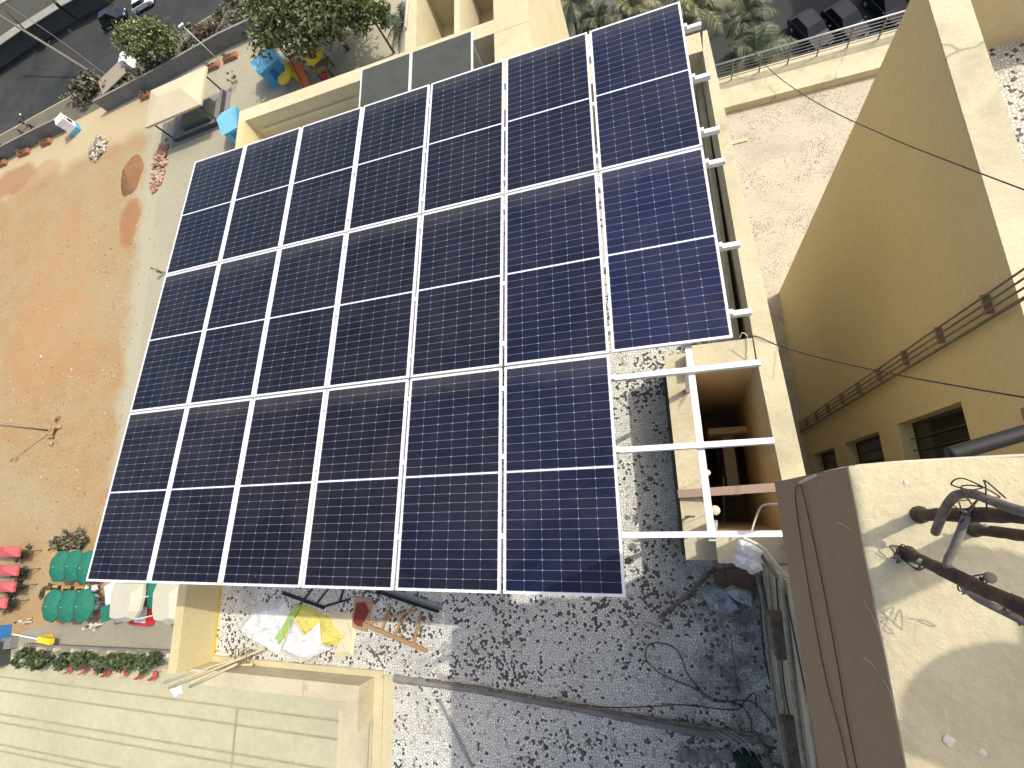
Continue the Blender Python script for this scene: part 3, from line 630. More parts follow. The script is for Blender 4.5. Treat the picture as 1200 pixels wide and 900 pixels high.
m = MB(); m.prism([p[:2] for p in px([(834, 668), (876, 664), (886, 700), (862, 706), (838, 684)], Z0)], Z0 + 0.005, Z0 + 0.05); tag(m.build('brown_board', plain('brown_board', (0.24, 0.15, 0.11), 0.85)), 'dull brown board in the corner below the open shaft', 'board')
crumple('plastic_bag', 'grey plastic bag heaped by the shaft corner, holding rubbish', 'bag', px([(820, 690), (838, 682), (852, 690), (868, 712), (856, 720), (832, 714)], Z0), Z0 + 0.03, M_greyplast, 0.14, 21)
crumple('plastic_bag', 'pale bluish plastic sheet draped beside the grey bag at the tower foot', 'bag', px([(846, 690), (858, 684), (880, 692), (884, 714), (872, 706), (858, 700)], Z0), Z0 + 0.09, plain('bluish_polythene', (0.62, 0.65, 0.68), 0.4), 0.12, 22)
bg = MB()
for k in range(7):
    bg.rock(P(874 + rnd.uniform(-5, 12), 648 + rnd.uniform(-8, 16), -0.25) + Vector((0, 0, rnd.uniform(-.04, .04))), rnd.uniform(.06, .10), 0.9, 11, 0.3)
tag(bg.build('knotted_bag', M_plast), 'knotted white plastic bag hung on the pipes by the tower corner', 'bag')
# cables on floor
wire('floor_cable', 'thin black cable looping over the shaded mosaic floor', [P(905, 848, Z0 + .01), P(880, 822, Z0 + .01), P(838, 822, Z0 + .012), P(812, 806, Z0 + .012), P(775, 790, Z0 + .01), P(757, 772, Z0 + .01), P(760, 756, Z0 + .01), P(778, 754, Z0 + .01), P(795, 764, Z0 + .01), P(806, 790, Z0 + .02), P(830, 816, Z0 + .02), P(866, 826, Z0 + .02), P(880, 845, Z0 + .01), P(879, 870, Z0 + .01)], 0.006, M_cable)
wire('floor_cable', 'black cable lying along the cement ridge toward the tower wall', [P(610, 814, Z0 + .06), P(700, 828, Z0 + .02), P(760, 828, Z0 + .012), P(800, 826, Z0 + .012), P(860, 832, Z0 + .012), P(872, 822, Z0 + .012), P(884, 812, Z0 + .012), P(886, 830, Z0 + .012)], 0.006, M_cable)
wire('floor_cable', 'thin black cable hanging down from the array corner to the dirty floor', [P(848, 560, Z0 + .5), P(850, 690, Z0 + .02), P(858, 760, Z0 + .01), P(866, 815, Z0 + .01)], 0.004, M_cable)
for k, d in enumerate((0, 9, 16)):
    wire('white_wire', 'thin white wire lying over rubbish at the bottom right of the floor, %s of three' % ('left', 'middle', 'right')[k], [P(838 + d, 856, Z0 + .08), P(862 + d, 872, Z0 + .10), P(880 + d, 900, Z0 + .06), P(900 + d, 925, Z0 + .05)], 0.004, M_wcable, 'wire', 'white wires over the rubbish')
for k in range(7):
    c = P(796 + 9 * k + rnd.uniform(-3, 3), 888 + rnd.uniform(-8, 12), Z0)
    m = MB(); m.rock(c + Vector((0, 0, .03)), rnd.uniform(.05, .10), 0.6, 6, 0.45)
    tag(m.build('rubble_lump', M_cement), 'broken brown mortar lump in the rubbish heap at the bottom right of the roof floor', 'rubble', 'mortar lumps at the bottom right')
crumple('dark_tarp', 'dark green black tarpaulin bundle at the foot of the tower', 'tarpaulin', px([(856, 882), (870, 876), (890, 884), (896, 905), (870, 910)], Z0), Z0, plain('dark_green_tarp', (0.012, 0.03, 0.026), 0.6), 0.10, 31)
M_beigepipe = rusty('dusty_beige_conduit', (0.38, 0.345, 0.265), (0.24, 0.21, 0.155))
# conduits on the tower wall
for k, (dx, z, r, lab) in enumerate(((0.30, -1.9, .02, 'lowest'), (0.26, -1.15, .017, 'second'), (0.22, -0.3, .026, 'third'), (0.14, 0.35, .013, 'topmost'))):
    pts = [(8.32, -6.75, z + .25), (8.33, -7.3, z + .04), (8.32, -8.2, z - .05), (8.33, -9.2, z + .03), (8.33, -12, z)]
    wire('conduit', 'dusty beige conduit running along the lower tower wall, %s of four' % lab, pts, r, M_beigepipe, 'conduit', 'conduits along the tower wall', 8)
for k, (z, dz, r_, lab) in enumerate(((-2.2, .35, .008, 'lowest, near the floor'), (-1.5, -.3, .007, 'sagging between the conduits'), (-0.8, .25, .008, 'just below the cable boxes'), (0.1, -.25, .007, 'near the overhang'), (0.9, .1, .009, 'right under the overhang'))):
    wire('loose_cable', 'thin dark cable clipped along the tower wall, %s' % lab, [(8.345, -6.82, z + dz), (8.34, -7.4, z), (8.33, -8.0, z - dz * .8), (8.34, -8.7, z + dz * .4), (8.33, -9.6, z), (8.33, -12, z)], r_, M_cable, 'cable', 'thin cables on the tower wall')
for k, (y0, y1, z, lab) in enumerate(((-7.15, -7.55, -0.55, 'nearer the white bag'), (-8.15, -9.0, -0.75, 'lower down toward the bottom edge'))):
    o = thing('cable_box', 'brown metal cable box on the tower wall, %s' % lab, 'cable box', (8.3, y0, z), 'cable boxes on the tower wall')
    m = MB(); m.box(8.23, 8.36, y1, y0, z - .12, z + .12); m.build('box', M_down, o, 0.01)
    m = MB(); m.box(8.222, 8.2299, y1 + .03, y0 - .03, z - .1, z + .1); m.build('lid', M_greypipe, o)
wire('bent_pipe', 'grey plastic pipe bending up the wall beneath the knotted bag', [P(930, 700, -0.2), P(905, 668, -0.4), P(880, 636, -0.6), P(876, 650, -1.0), P(893, 690, -1.6), P(905, 760, -1.9)], 0.02, M_greypipe, 'pipe', n=8)
wire('bent_pipe', 'pale pipe end sticking out over the shaft corner', [P(870, 630, 0.0), P(893, 642, -0.1), P(915, 668, -0.2), P(935, 690, -.3)], 0.018, M_wcable, 'pipe', n=8)
for k, (u, v, lab) in enumerate(((905, 600, 'left'), (915, 605, 'right'))): pass
# shaft fittings
for k, (u, v, z, r, lab) in enumerate(((838, 598, -0.9, .055, 'larger, middle one'), (829, 554, -0.9, .035, 'small upper one'), (836, 619, -0.9, .04, 'small lower one by the last rail'))):
    o = thing('bulb_holder', 'cream plastic lamp holder over the shaft edge, %s' % lab, 'lamp holder', P(u, v, z), 'round lamp holders over the shaft')
    m = MB(); m.lathe(P(u, v, z), [(r * .5, -.05), (r, -.03), (r, 0), (r * .6, .012), (.004, .014)], 16); m.build('cap', plain('cream_plastic', (0.70, 0.60, 0.46), 0.5), o)
    m = MB(); m.tube([P(u, v, z) + Vector((0, 0, -.05)), P(u, v, z) + Vector((0.02, -.02, -.6))], .004, 5); m.build('flex', M_wcable, o)
m = MB(); m.bar((7.50, -5.97, PL2 + 0.055), (8.72, -5.93, PR + 0.055), 0.10, 0.10); tag(m.build('timber_beam', M_paintwood), 'dusty pink timber beam laid across the open shaft', 'timber beam')
tp = thing('garden_tap', 'small dark tap standing on the left rim of the shaft', 'tap', (7.58, -6.2, PL2))
m = MB(); m.tube([(7.60, -6.25, PL2), (7.60, -6.25, PL2 + .22)], .014); m.build('stand_pipe', M_down, tp)
m = MB(); m.bar((7.54, -6.25, PL2 + .2), (7.66, -6.25, PL2 + .2), .022, .022); m.build('handle', M_dsteel, tp)
wire('looped_cable', 'cream cable looping out of the shaft beside the tower', [P(880, 625, -1.0), P(886, 606, -1.0), P(892, 594, -.8), P(903, 591, -.6), P(925, 592, -.4)], .012, M_wcable)
# overhead wires
wire('overhead_wire', 'long thin wire slanting past the tan wall at the upper right', [P(852, 12, -6), P(872, 45, -3), P(905, 84, -2), P(960, 122, -1.2), P(1040, 160, -.3), P(1120, 192, .4), P(1215, 228, .9)], .0055, M_cable, 'wire')
wire('overhead_wire', 'thin wire sagging from the parapet corner across the tan wall to the right edge', [P(870, 397, -1.1), P(885, 394, -1.0), P(912, 405, -.9), P(960, 419, -.4), P(1040, 437, .2), P(1120, 452, .7), P(1215, 468, 1.1)], .0065, M_cable, 'wire')
wire('parapet_wire', 'short pale wire knotted on the parapet corner by the shaft', [P(867, 396, -1.25), P(870, 390, -1.2), P(876, 396, -1.26), P(876, 420, -1.27)], .006, M_wcable, 'wire')
wire('corner_wire', 'pale wire drooping over the outer edge of the parapet corner', [P(884, 392, -1.27), P(905, 400, -1.27), P(912, 408, -1.5), P(910, 414, -1.8)], .005, M_wcable, 'wire')
# fat pipe past the ledge at right
wire('fat_hose', 'fat ribbed black hose leaving the right edge beside the ledge', [P(1112, 533, 1.9), P(1150, 522, 1.9), P(1215, 503, 1.9)], .042, M_black, 'hose', n=12)
# painted pipes on the low parapet at lower left
o = thing('painted_handrail', 'cream painted pipe rails lying aslant over the low parapet at lower left', 'handrail', P(240, 790, -2.05))
for (u0, v0, u1, v1, z0, z1) in ((192, 800, 300, 764, -1.95, -2.3), (198, 806, 310, 760, -1.9, -2.2), (222, 805, 278, 778, -2.0, -2.0)):
    m = MB(); m.tube([P(u0, v0, z0), P(u1, v1, z1)], .022, 8); m.build('pipe', M_cream, o)
o = thing('bracket_stand', 'small cream three bar bracket standing on the low parapet kerb', 'bracket', P(283, 775, -2.1))
for k in range(3):
    u = 276 + 6.5 * k
    m = MB(); m.tube([P(u, 778, -2.3), P(u - 1, 762, -2.0), P(u + 4, 760, -2.0), P(u + 4, 768, -2.3)], .016, 6); m.build('hoop', M_cream, o)
m = MB(); m.tube([P(273, 779, -2.25), P(296, 779, -2.25)], .02, 6); m.build('base_bar', M_cream, o)
crumple('torn_plastic', 'scrap of clear plastic stuck on the parapet corner at lower left', 'plastic scrap', px([(199, 806), (212, 801), (214, 812), (206, 818)], -2.05), -2.05, M_plast, .03, 41)

# ---- ledge: cables on the fascia and the steel pipes
for k, (pts, lab) in enumerate((([(937, 566), (932, 575), (934, 600), (943, 660), (955, 730), (969, 800), (985, 860), (996, 910)], 'left'), ([(938, 566), (944, 590), (955, 640), (967, 700), (980, 770), (992, 840), (1006, 910)], 'right'))):
    ws = []
    for u, v in pts:
        a_ = ((u - 600) / CF, (v - 450) / CF, 1.0); d = Vector([sum(CR[r][q] * a_[r] for r in range(3)) for q in range(3)])
        ws.append(CP + d * ((8.036 - CP.x) / d.x))
    wire('wall_cable', 'brown cable running along the brown tower face, %s of the pair' % lab, ws, .0028, M_down, 'cable', 'cables on the brown tower face')
for k, (u0, v0, u1, v1, lab) in enumerate(((981, 612, 997, 621, 'pale slanting scratch high on the brown tower face'), (1013, 704, 1031, 741, 'long pale scratch on the brown tower face beside the ledge'), (1013, 771, 1028, 786, 'short pale scratch low on the brown tower face'), (1036, 797, 1047, 824, 'thin pale scratch lowest on the brown tower face'))):
    ws = []
    for u, v in ((u0, v0), ((u0 + u1) / 2 + 1, (v0 + v1) / 2 - 1), (u1, v1)):
        a_ = ((u - 600) / CF, (v - 450) / CF, 1.0); d = Vector([sum(CR[r][q] * a_[r] for r in range(3)) for q in range(3)]); ws.append(CP + d * ((8.0435 - CP.x) / d.x))
    wire('paint_scratch', lab, ws, .0018, M_wcable, 'scratch')
wire('ledge_wire', 'cream wire along the far edge of the ledge', [P(937, 566, 3.0), P(960, 556, 3.1), P(990, 549, 3.205), P(1040, 543, 3.206), P(1120, 538, 3.205), P(1215, 533, 3.206)], .006, M_wcable, 'wire')
def ledge_pipe(lab, u, v, h, r, mat, lean=(0, 0)):
    b0 = P(u, v, ZT); o = thing('steel_post', lab, 'steel post', b0, 'old steel posts standing on the ledge')
    top = b0 + Vector((lean[0], lean[1], h))
    rg = random.Random(int(u)); K = 34
    m = MB(); m.tube([b0.lerp(top, i / K) + Vector((rg.uniform(-1, 1), rg.uniform(-1, 1), 0)) * r * .07 for i in range(K + 1)], [r * rg.uniform(.92, 1.10) for _ in range(K + 1)], 14); m.build('pipe', mat, o)
    for q in range(5):
        m = MB(); m.rock(b0.lerp(top, rg.uniform(.03, .5)) + Vector((rg.uniform(-1, 1), rg.uniform(-1, 1), 0)) * r, r * rg.uniform(.35, .6), .8, 7, .4); m.build('mortar_crust', M_cement, o)
    m = MB(); m.lathe(b0, [(r * 1.5, -0.002), (r * 1.45, .006), (r * 1.05, .014), (r, .016)], 12); m.build('rust_collar', M_rustpipe, o)
    return o
ledge_pipe('dark steel post standing at the top of the ledge, uppermost of the three', 1078, 603, 1.1, .0165, M_rustpipe, (0.05, 0.02))
ledge_pipe('thin rusty steel post on the ledge, middle of the three', 1142, 620, 1.0, .0145, M_rustpipe, (0.0, -0.02))
p3 = ledge_pipe('dark steel post wound with wire on the ledge, lowest of the three', 1064, 649, 1.0, .0155, M_rustpipe, (0.03, -0.12))
zz = ZT
wire('bent_conduit', 'grey bent conduit lashed between the steel posts on the ledge', [P(1096, 624, zz + .12), P(1104, 604, zz + .20), P(1112, 589, zz + .27), P(1122, 580, zz + .33), P(1140, 579, zz + .38), P(1165, 588, zz + .42), P(1190, 597, zz + .46), P(1220, 604, zz + .5)], .0105, M_greypipe, 'conduit', n=10)
wire('bent_conduit', 'grey conduit dropping from the upper bend to the lower post on the ledge', [P(1134, 600, zz + .28), P(1126, 622, zz + .26), P(1118, 642, zz + .24), P(1110, 660, zz + .22), P(1118, 672, zz + .22), P(1140, 697, zz + .24), P(1175, 716, zz + .27), P(1220, 738, zz + .3)], .009, M_greypipe, 'conduit', n=10)
def tie(lab, u, v, z, r, seed):
    rg = random.Random(seed); c = P(u, v, z); pts = [c + Vector((rg.uniform(-r, r), rg.uniform(-r, r), rg.uniform(-r, r))) for _ in range(12)]
    wire('wire_tie', lab, pts, .0017, M_rustpipe, 'wire tie', 'rusty wire ties on the ledge posts', 5)
tie('rusty wire twist at the foot of the lowest post', 1062, 652, zz + .03, .035, 1); tie('rusty wire twist where the upper bend meets the dark post', 1130, 600, zz + .28, .03, 2)
tie('rusty wire twist on top of the grey bend', 1150, 582, zz + .38, .04, 3); tie('rusty wire twist hanging below the lower conduit', 1140, 682, zz + .22, .03, 4); tie('rusty wire twist at the right edge over the shadow', 1192, 714, zz + .26, .035, 5)
wire('wire_hook', 'rusty wire loop lying on the ledge beside the lowest post', [P(1070, 658, zz + .01), P(1080, 654, zz + .012), P(1086, 662, zz + .008), P(1078, 668, zz + .006), P(1070, 664, zz + .008)], .0018, M_rustpipe, 'wire hook')
wire('wire_hook', 'rusty wire loop hanging over the shadow at the right edge', [P(1186, 714, zz + .2), P(1194, 718, zz + .18), P(1194, 726, zz + .16), P(1186, 726, zz + .16), P(1184, 718, zz + .18)], .0018, M_rustpipe, 'wire hook')
m = MB(); m.lathe(P(1160, 677, zz + 0.27), [(.012, -.002), (.012, .004), (.004, .006)], 12); tag(m.build('pipe_cap', M_greypipe), 'small round pale cap at the end of the lower post', 'pipe cap')
for k, (u, v, s_, lab) in enumerate(((1062, 565, .007, 'white paint chip near the far edge of the ledge'), (1060, 639, .006, 'white ring shaped chip above the lowest post'), (1039, 720, .005, 'white chip near the edge of the ledge by the pipe shadow'), (1112, 868, .013, 'round pale paint drip in the shadow at the bottom of the ledge'), (1152, 882, .008, 'small pale paint drip in the shadow at the bottom right'))):
    m = MB(); m.rock(P(u, v, zz + .002), s_, .08, 11, .3); tag(m.build('paint_chip', M_wcable), lab, 'paint chip', 'white chips on the ledge')

M_shoproof = surf('dark_roofing', (.048, .05, .04), (.07, .068, .055), .3, 3); M_awn = surf('pale_awning', (.30, .30, .26), (.22, .22, .19), .3, 2)
# ================================================================ PLANTS
def leaf_cloud(mb, c, rad, n, size, rg, clumps=14, shell=0.55, up=0.25):
    c = Vector(c); cl = []
    for _ in range(clumps):
        d = Vector((rg.gauss(0, 1), rg.gauss(0, 1), rg.gauss(0, 1))).normalized(); k = rg.uniform(shell, 1.0)
        cl.append((c + Vector((d.x * rad[0] * k, d.y * rad[1] * k, d.z * rad[2] * k)), rg.uniform(.22, .42)))
    vs = []; fs = []
    for _ in range(n):
        o, q = rg.choice(cl); g = Vector((rg.gauss(0, .5), rg.gauss(0, .5), rg.gauss(0, .45)))
        p = o + Vector((g.x * rad[0] * q, g.y * rad[1] * q, g.z * rad[2] * q))
        nrm = Vector((rg.gauss(0, .7), rg.gauss(0, .7), rg.gauss(0, .7) + up)).normalized(); a = nrm.orthogonal().normalized()
        a = (Matrix.Rotation(rg.uniform(0, 2 * PI), 3, nrm) @ a); b_ = nrm.cross(a); s = size * rg.uniform(.6, 1.35)
        i = len(vs); vs += [p - a * s, p + b_ * s * .55 + nrm * s * .1, p + a * s, p - b_ * s * .55 - nrm * s * .1]; fs.append((i, i + 1, i + 2, i + 3))
    mb.add(vs, fs); return cl
def tree(name, lab, cat, u, v, h, rad, n, size, leaf, seed, z=G, group=None, lean=(0, 0), clumps=16, trunk=0.16):
    rg = random.Random(seed); b0 = P(u, v, z); c = b0 + Vector((lean[0], lean[1], h - rad[2] * .75))
    o = thing(name, lab, cat, b0, group)
    mb = MB(); cl = leaf_cloud(mb, c, rad, n, size, rg, clumps); mb.build('crown', leaf, o)
    tr = MB(); mid = b0.lerp(c, .55) + Vector((rg.uniform(-.2, .2), rg.uniform(-.2, .2), 0))
    tr.tube([b0, mid, c], [trunk, trunk * .75, trunk * .4], 7)
    for p, q in cl[:9]: tr.tube([mid.lerp(c, .3), mid.lerp(p, .6) + Vector((0, 0, .2)), p], [trunk * .5, trunk * .3, trunk * .12], 5)
    tr.build('trunk', M_trunk, o); return o
def palm(lab, uv, h, n, L, leaf, seed, droop=1.0):
    rg = random.Random(seed); b0 = P(uv[0], uv[1], G + h); b0.z = G; o = thing('palm_tree', lab, 'palm', b0, 'palms in front of the building')
    tp = b0 + Vector((rg.uniform(-.5, .5), rg.uniform(-.5, .5), h))
    m = MB(); m.tube([b0, b0.lerp(tp, .5) + Vector((.1, 0, 0)), tp], [.22, .16, .15], 8); m.build('trunk', M_trunk, o)
    fr = MB()
    for k in range(n):
        az = 2 * PI * k / n * 1.618 * 2.3 + rg.uniform(-.2, .2); el = rg.uniform(-.15, 1.15); l = L * rg.uniform(.8, 1.1)
        d = Vector((math.cos(az), math.sin(az), 0)); pts = []
        S = 9
        for i in range(S + 1):
            t = i / S; pts.append(tp + d * (l * t * math.cos(el) * (1 - .12 * t)) + Vector((0, 0, l * t * math.sin(el) - droop * l * .62 * t * t)))
        fr.tube(pts, [.035 - .003 * i for i in range(S + 1)], 4, False)
        side = Vector((-d.y, d.x, 0)); vs = []; fs = []
        for i in range(2, 30):
            t = i / 30; f = t * S; j = min(int(f), S - 1); p = pts[j].lerp(pts[j + 1], f - j); tang = (pts[j + 1] - pts[j]).normalized()
            w = l * .24 * math.sin(PI * min(1, t * .9 + .12)) * rg.uniform(.85, 1.1)
            for sgn in (-1, 1):
                q = p + side * (sgn * w) + tang * (w * .55) + Vector((0, 0, -w * rg.uniform(.25, .6)))
                i0 = len(vs); vs += [p - tang * .055, p + tang * .055, q]; fs.append((i0, i0 + 1, i0 + 2))
        fr.add(vs, fs)
    fr.build('fronds', leaf, o); return o

tree('tree', 'bright green leafy tree beside the street beyond the boundary wall', 'tree', 204, 80, 6.0, (4.6, 3.6, 2.6), 6500, .24, L_lime, 11, clumps=30)
tree('shrub', 'dusty grey green bush by the wooden platform beyond the wall', 'bush', 112, 108, 2.6, (2.8, 2.0, 1.4), 900, .30, L_dust, 12)
for k, (u, v, r, lab) in enumerate(((92, 118, 1.6, 'dusty low bush nearest the portable toilet'), (150, 112, 1.5, 'dusty low bush left of the kiosk behind the wall'), (228, 52, 1.9, 'dusty low bush below the street lamp head'), (252, 40, 2.2, 'reddish brown bush at the verge beyond the lamp'), (275, 28, 2.4, 'dusty bush on the verge left of the big tree'), (298, 22, 2.2, 'dusty bush touching the big tree on the verge'), (180, 84, 1.4, 'dusty bush at the foot of the bright green tree'))):
    tree('shrub', lab, 'bush', u, v, r * .95, (r * 1.2, r, r * .6), 420, .26, L_dust if k != 3 else leafmat('russet_leaves', (.07, .045, .028), (.12, .075, .05), (.18, .14, .09)), 40 + k, group='dusty bushes along the verge', trunk=.05, clumps=9)
for k in range(26):
    t_ = k / 25; u = 96 + 236 * t_ + rnd.uniform(-6, 6); v = 128 - 112 * t_ + rnd.uniform(-14, 0)
    if 165 < u < 235 and rnd.random() < .5: continue
    r_ = rnd.uniform(.7, 1.5)
    tree('dry_bush', '%s dry grey bush along the verge, counted from the toilet toward the big tree' % ORD[k], 'bush', u, v, r_ * .9, (r_ * 1.3, r_, r_ * .55), 190, .22, L_dust if k % 3 else L_straw, 500 + k, group='dry grey bushes along the verge', trunk=.04, clumps=8)
tree('large_tree', 'large airy olive green tree behind the play equipment at the top', 'tree', 408, 58, 9.5, (8.2, 6.4, 3.6), 15000, .27, L_olive, 13, clumps=60, trunk=.3)
tree('tree', 'fresh green bushy tree at the front corner of the building', 'tree', 462, 62, 7.5, (2.6, 2.6, 2.6), 4200, .22, L_lime, 14)
for k, (lab, uv, h, n, L, lf) in enumerate((
    ('dark palm half hidden behind the fresh green tree', (474, 26), 7.0, 18, 3.6, L_palm),
    ('palm crown next to the pale wall of the front bay', (628, 34), 5.5, 22, 2.8, L_palm),
    ('small palm just above the top edge of the sixth panel column', (652, 62), 4.5, 20, 2.6, L_palm),
    ('palm with drooping fronds above the upper right of the array', (700, 22), 6.0, 22, 2.9, L_palm),
    ('tall sunlit palm just above the top right panel', (742, 8), 9.0, 24, 3.0, L_palmb),
    ('sunlit palm with yellow fronds at the right of the panel corner', (822, 2), 11.0, 30, 3.1, L_palmb),
    ('dark palm in the shade beside the terrace railing', (893, 62), 7.0, 26, 3.8, L_palm),
    ('dark palm at the top between the panel corner and the parked cars', (872, 22), 7.0, 24, 3.0, L_palm),
    ('leftmost palm of the front row near the top edge', (612, 4), 6.0, 20, 2.9, L_palm),
    ('palm at the very top edge above the sixth panel column', (664, 2), 6.0, 20, 2.8, L_palm),
    ('low palm tucked behind the panel corner at the top', (785, 24), 7.0, 22, 3.0, L_palm))):
    palm(lab, uv, h, n, L, lf, 61 + k)
for k, (u, v, lab) in enumerate(((655, 34, 'round stone planter disc among the palms'), (640, 22, 'second round stone disc among the palms, higher up'))):
    m = MB(); m.lathe(P(u, v, G), [(.95, 0), (.95, .4), (.85, .45), (.004, .45)], 18); tag(m.build('round_planter', M_greywall), lab, 'planter')
# hedge shrubs by the court
for k, u in enumerate((40, 58, 80, 106, 132, 158, 184)):
    tree('hedge_shrub', '%s rounded dark green shrub from the left in the row beside the concrete court' % names[k], 'shrub', u + 5, 768 + k * .6, 1.9, (1.35, .9, .8), 520, .26, L_tree, 80 + k, group='shrubs along the court', trunk=.07, clumps=11)
w_ = thing('picket_wall', 'low pale wall with short piers behind the shrub row', 'low wall', P(110, 757, G))
a, c = P(35, 754, G), P(205, 762, G)
m = MB(); m.bar(a + Vector((0, 0, .3)), c + Vector((0, 0, .3)), .2, .6); m.build('wall', M_greywall, w_)
for k in range(9):
    p = a.lerp(c, k / 8); m = MB(); m.box(p.x - .15, p.x + .15, p.y - .5, p.y - .1, G, G + .75); m.build('pier', M_creamtop, w_)

# ================================================================ PEOPLE
def skin_mesh(name, joints, edges, mat, parent=None, sub=2, root=0):
    o0 = parent.location if parent is not None else Vector((0, 0, 0))
    me = bpy.data.meshes.new(name); me.from_pydata([tuple(Vector(j[0]) - Vector((0, 0, 0))) for j in joints], edges, []); me.materials.append(mat)
    o = bpy.data.objects.new(name, me); C.objects.link(o)
    if parent is not None: o.parent = parent
    o.modifiers.new('skin', 'SKIN')
    sv = me.skin_vertices[0].data if len(me.skin_vertices) else None
    for i, j in enumerate(joints):
        r = j[1] if isinstance(j[1], tuple) else (j[1], j[1]); sv[i].radius = r
        sv[i].use_root = (i == root)
    s = o.modifiers.new('subsurf', 'SUBSURF'); s.levels = sub; s.render_levels = sub
    for p in me.polygons: p.use_smooth = True
    return o
def person(lab, loc, rz, shirt, trousers, arms='down', stride=.12, hair=M_hair, scarf=None):
    o = thing('person', lab, 'person', loc); o.rotation_euler = (0, 0, rz); s = stride
    J = [((0, 0, .92), (.13, .10)), ((0, 0, 1.12), (.12, .09)), ((0, .0, 1.34), (.15, .10)), ((0, .01, 1.46), (.06, .06)), ((0, .02, 1.53), (.055, .055)), ((0, .03, 1.62), (.085, .10)), ((0, .03, 1.70), (.07, .08))]
    E = [(0, 1), (1, 2), (2, 3), (3, 4), (4, 5), (5, 6)]
    for sg in (-1, 1):
        n = len(J); f = sg * s
        J += [((sg * .095, 0, .86), .085), ((sg * .10, f * .6, .48), .058), ((sg * .10, f - .03, .09), .04), ((sg * .105, f + .10, .035), (.035, .028))]
        E += [(0, n), (n, n + 1), (n + 1, n + 2), (n + 2, n + 3)]
        n = len(J)
        if arms == 'reach': A = [((sg * .20, 0, 1.42), .055), ((sg * .26, .22, 1.32), .042), ((sg * .12, .48, 1.45), .032), ((sg * .09, .57, 1.48), .036)]
        else: A = [((sg * .20, 0, 1.42), .055), ((sg * .27, -f * .4, 1.15), .042), ((sg * .28, -f * .6 + .08, .90), .032), ((sg * .28, -f * .6 + .11, .80), .036)]
        J += A; E += [(2, n), (n, n + 1), (n + 1, n + 2), (n + 2, n + 3)]
    skin_mesh('body', J, E, M_skin, o)
    T = [((0, 0, .90), (.15, .115)), ((0, 0, 1.12), (.138, .108)), ((0, 0, 1.34), (.168, .118)), ((0, .01, 1.44), (.08, .075))]; TE = [(0, 1), (1, 2), (2, 3)]
    Pn = [((0, 0, .93), (.145, .112))]; PE = []
    for sg in (-1, 1):
        f = sg * s; n = len(Pn); Pn += [((sg * .095, 0, .85), .098), ((sg * .10, f * .6, .48), .074), ((sg * .10, f - .03, .12), .058)]; PE += [(0, n), (n, n + 1), (n + 1, n + 2)]
        n = len(T)
        if arms == 'reach': T += [((sg * .20, 0, 1.42), .068), ((sg * .25, .19, 1.33), .056)]
        else: T += [((sg * .20, 0, 1.42), .068), ((sg * .265, -f * .35, 1.17), .056)]
        TE += [(2, n), (n, n + 1)]
    skin_mesh('shirt', T, TE, shirt, o); skin_mesh('trousers', Pn, PE, trousers, o)
    if arms == 'reach':
        for nm, pr, mt in (('hat', [(.10, 1.52), (.135, 1.56), (.145, 1.66), (.12, 1.76), (.05, 1.80)], M_hair), ):
            m = MB(); m.lathe((0, 0, 0), pr, 16); h = m.build(nm, mt, None); h.location = (0, .01, 1.52); h.parent = o
        m = MB(); m.box(-.27, .27, -.26, -.1, .85, 1.44); h = m.build('shadow_bulk', M_kshirt, None, .04); h.location = (0, -.1, .85); h.parent = o  # box added behind the back to fill out the cast shadow
    m = MB(); m.lathe((0, -.0, 0), [(.06, 1.60), (.098, 1.64), (.104, 1.70), (.085, 1.76), (.03, 1.79)], 12)
    h = m.build('hair', hair, None); h.location = (0, .01, 1.60); h.parent = o
    return o
M_wshirt = plain('white_cotton', (.70, .68, .62), .9); M_kshirt = plain('khaki_cotton', (.36, .29, .17), .9); M_dtrou = plain('dark_trousers', (.05, .045, .04), .9); M_mag = plain('magenta_cloth', (.40, .08, .16), .9)
person('person in a khaki shirt walking on the pale path beside the array', P(193, 321, G), 2.4, M_kshirt, M_dtrou, stride=.2)
person('person in white clothes walking on the sandy yard near the barrier', P(39, 726, G), .8, M_wshirt, M_wshirt, stride=.2)
person('person in white standing at the corner of the pale tent', P(122, 730, G), 2.0, M_wshirt, M_wshirt)
person('person in dark clothes standing beside the parked motorcycles', P(34, 148, G), 1.0, plain('navy_shirt', (.04, .05, .09), .9), M_dtrou)
person('unseen person on the ledge casting the round shadow, bulk added to widen it', Vector((9.42, -6.05, ZT)), 1.55, plain('grey_shirt', (.3, .3, .32), .9), M_dtrou, arms='reach', stride=.04)

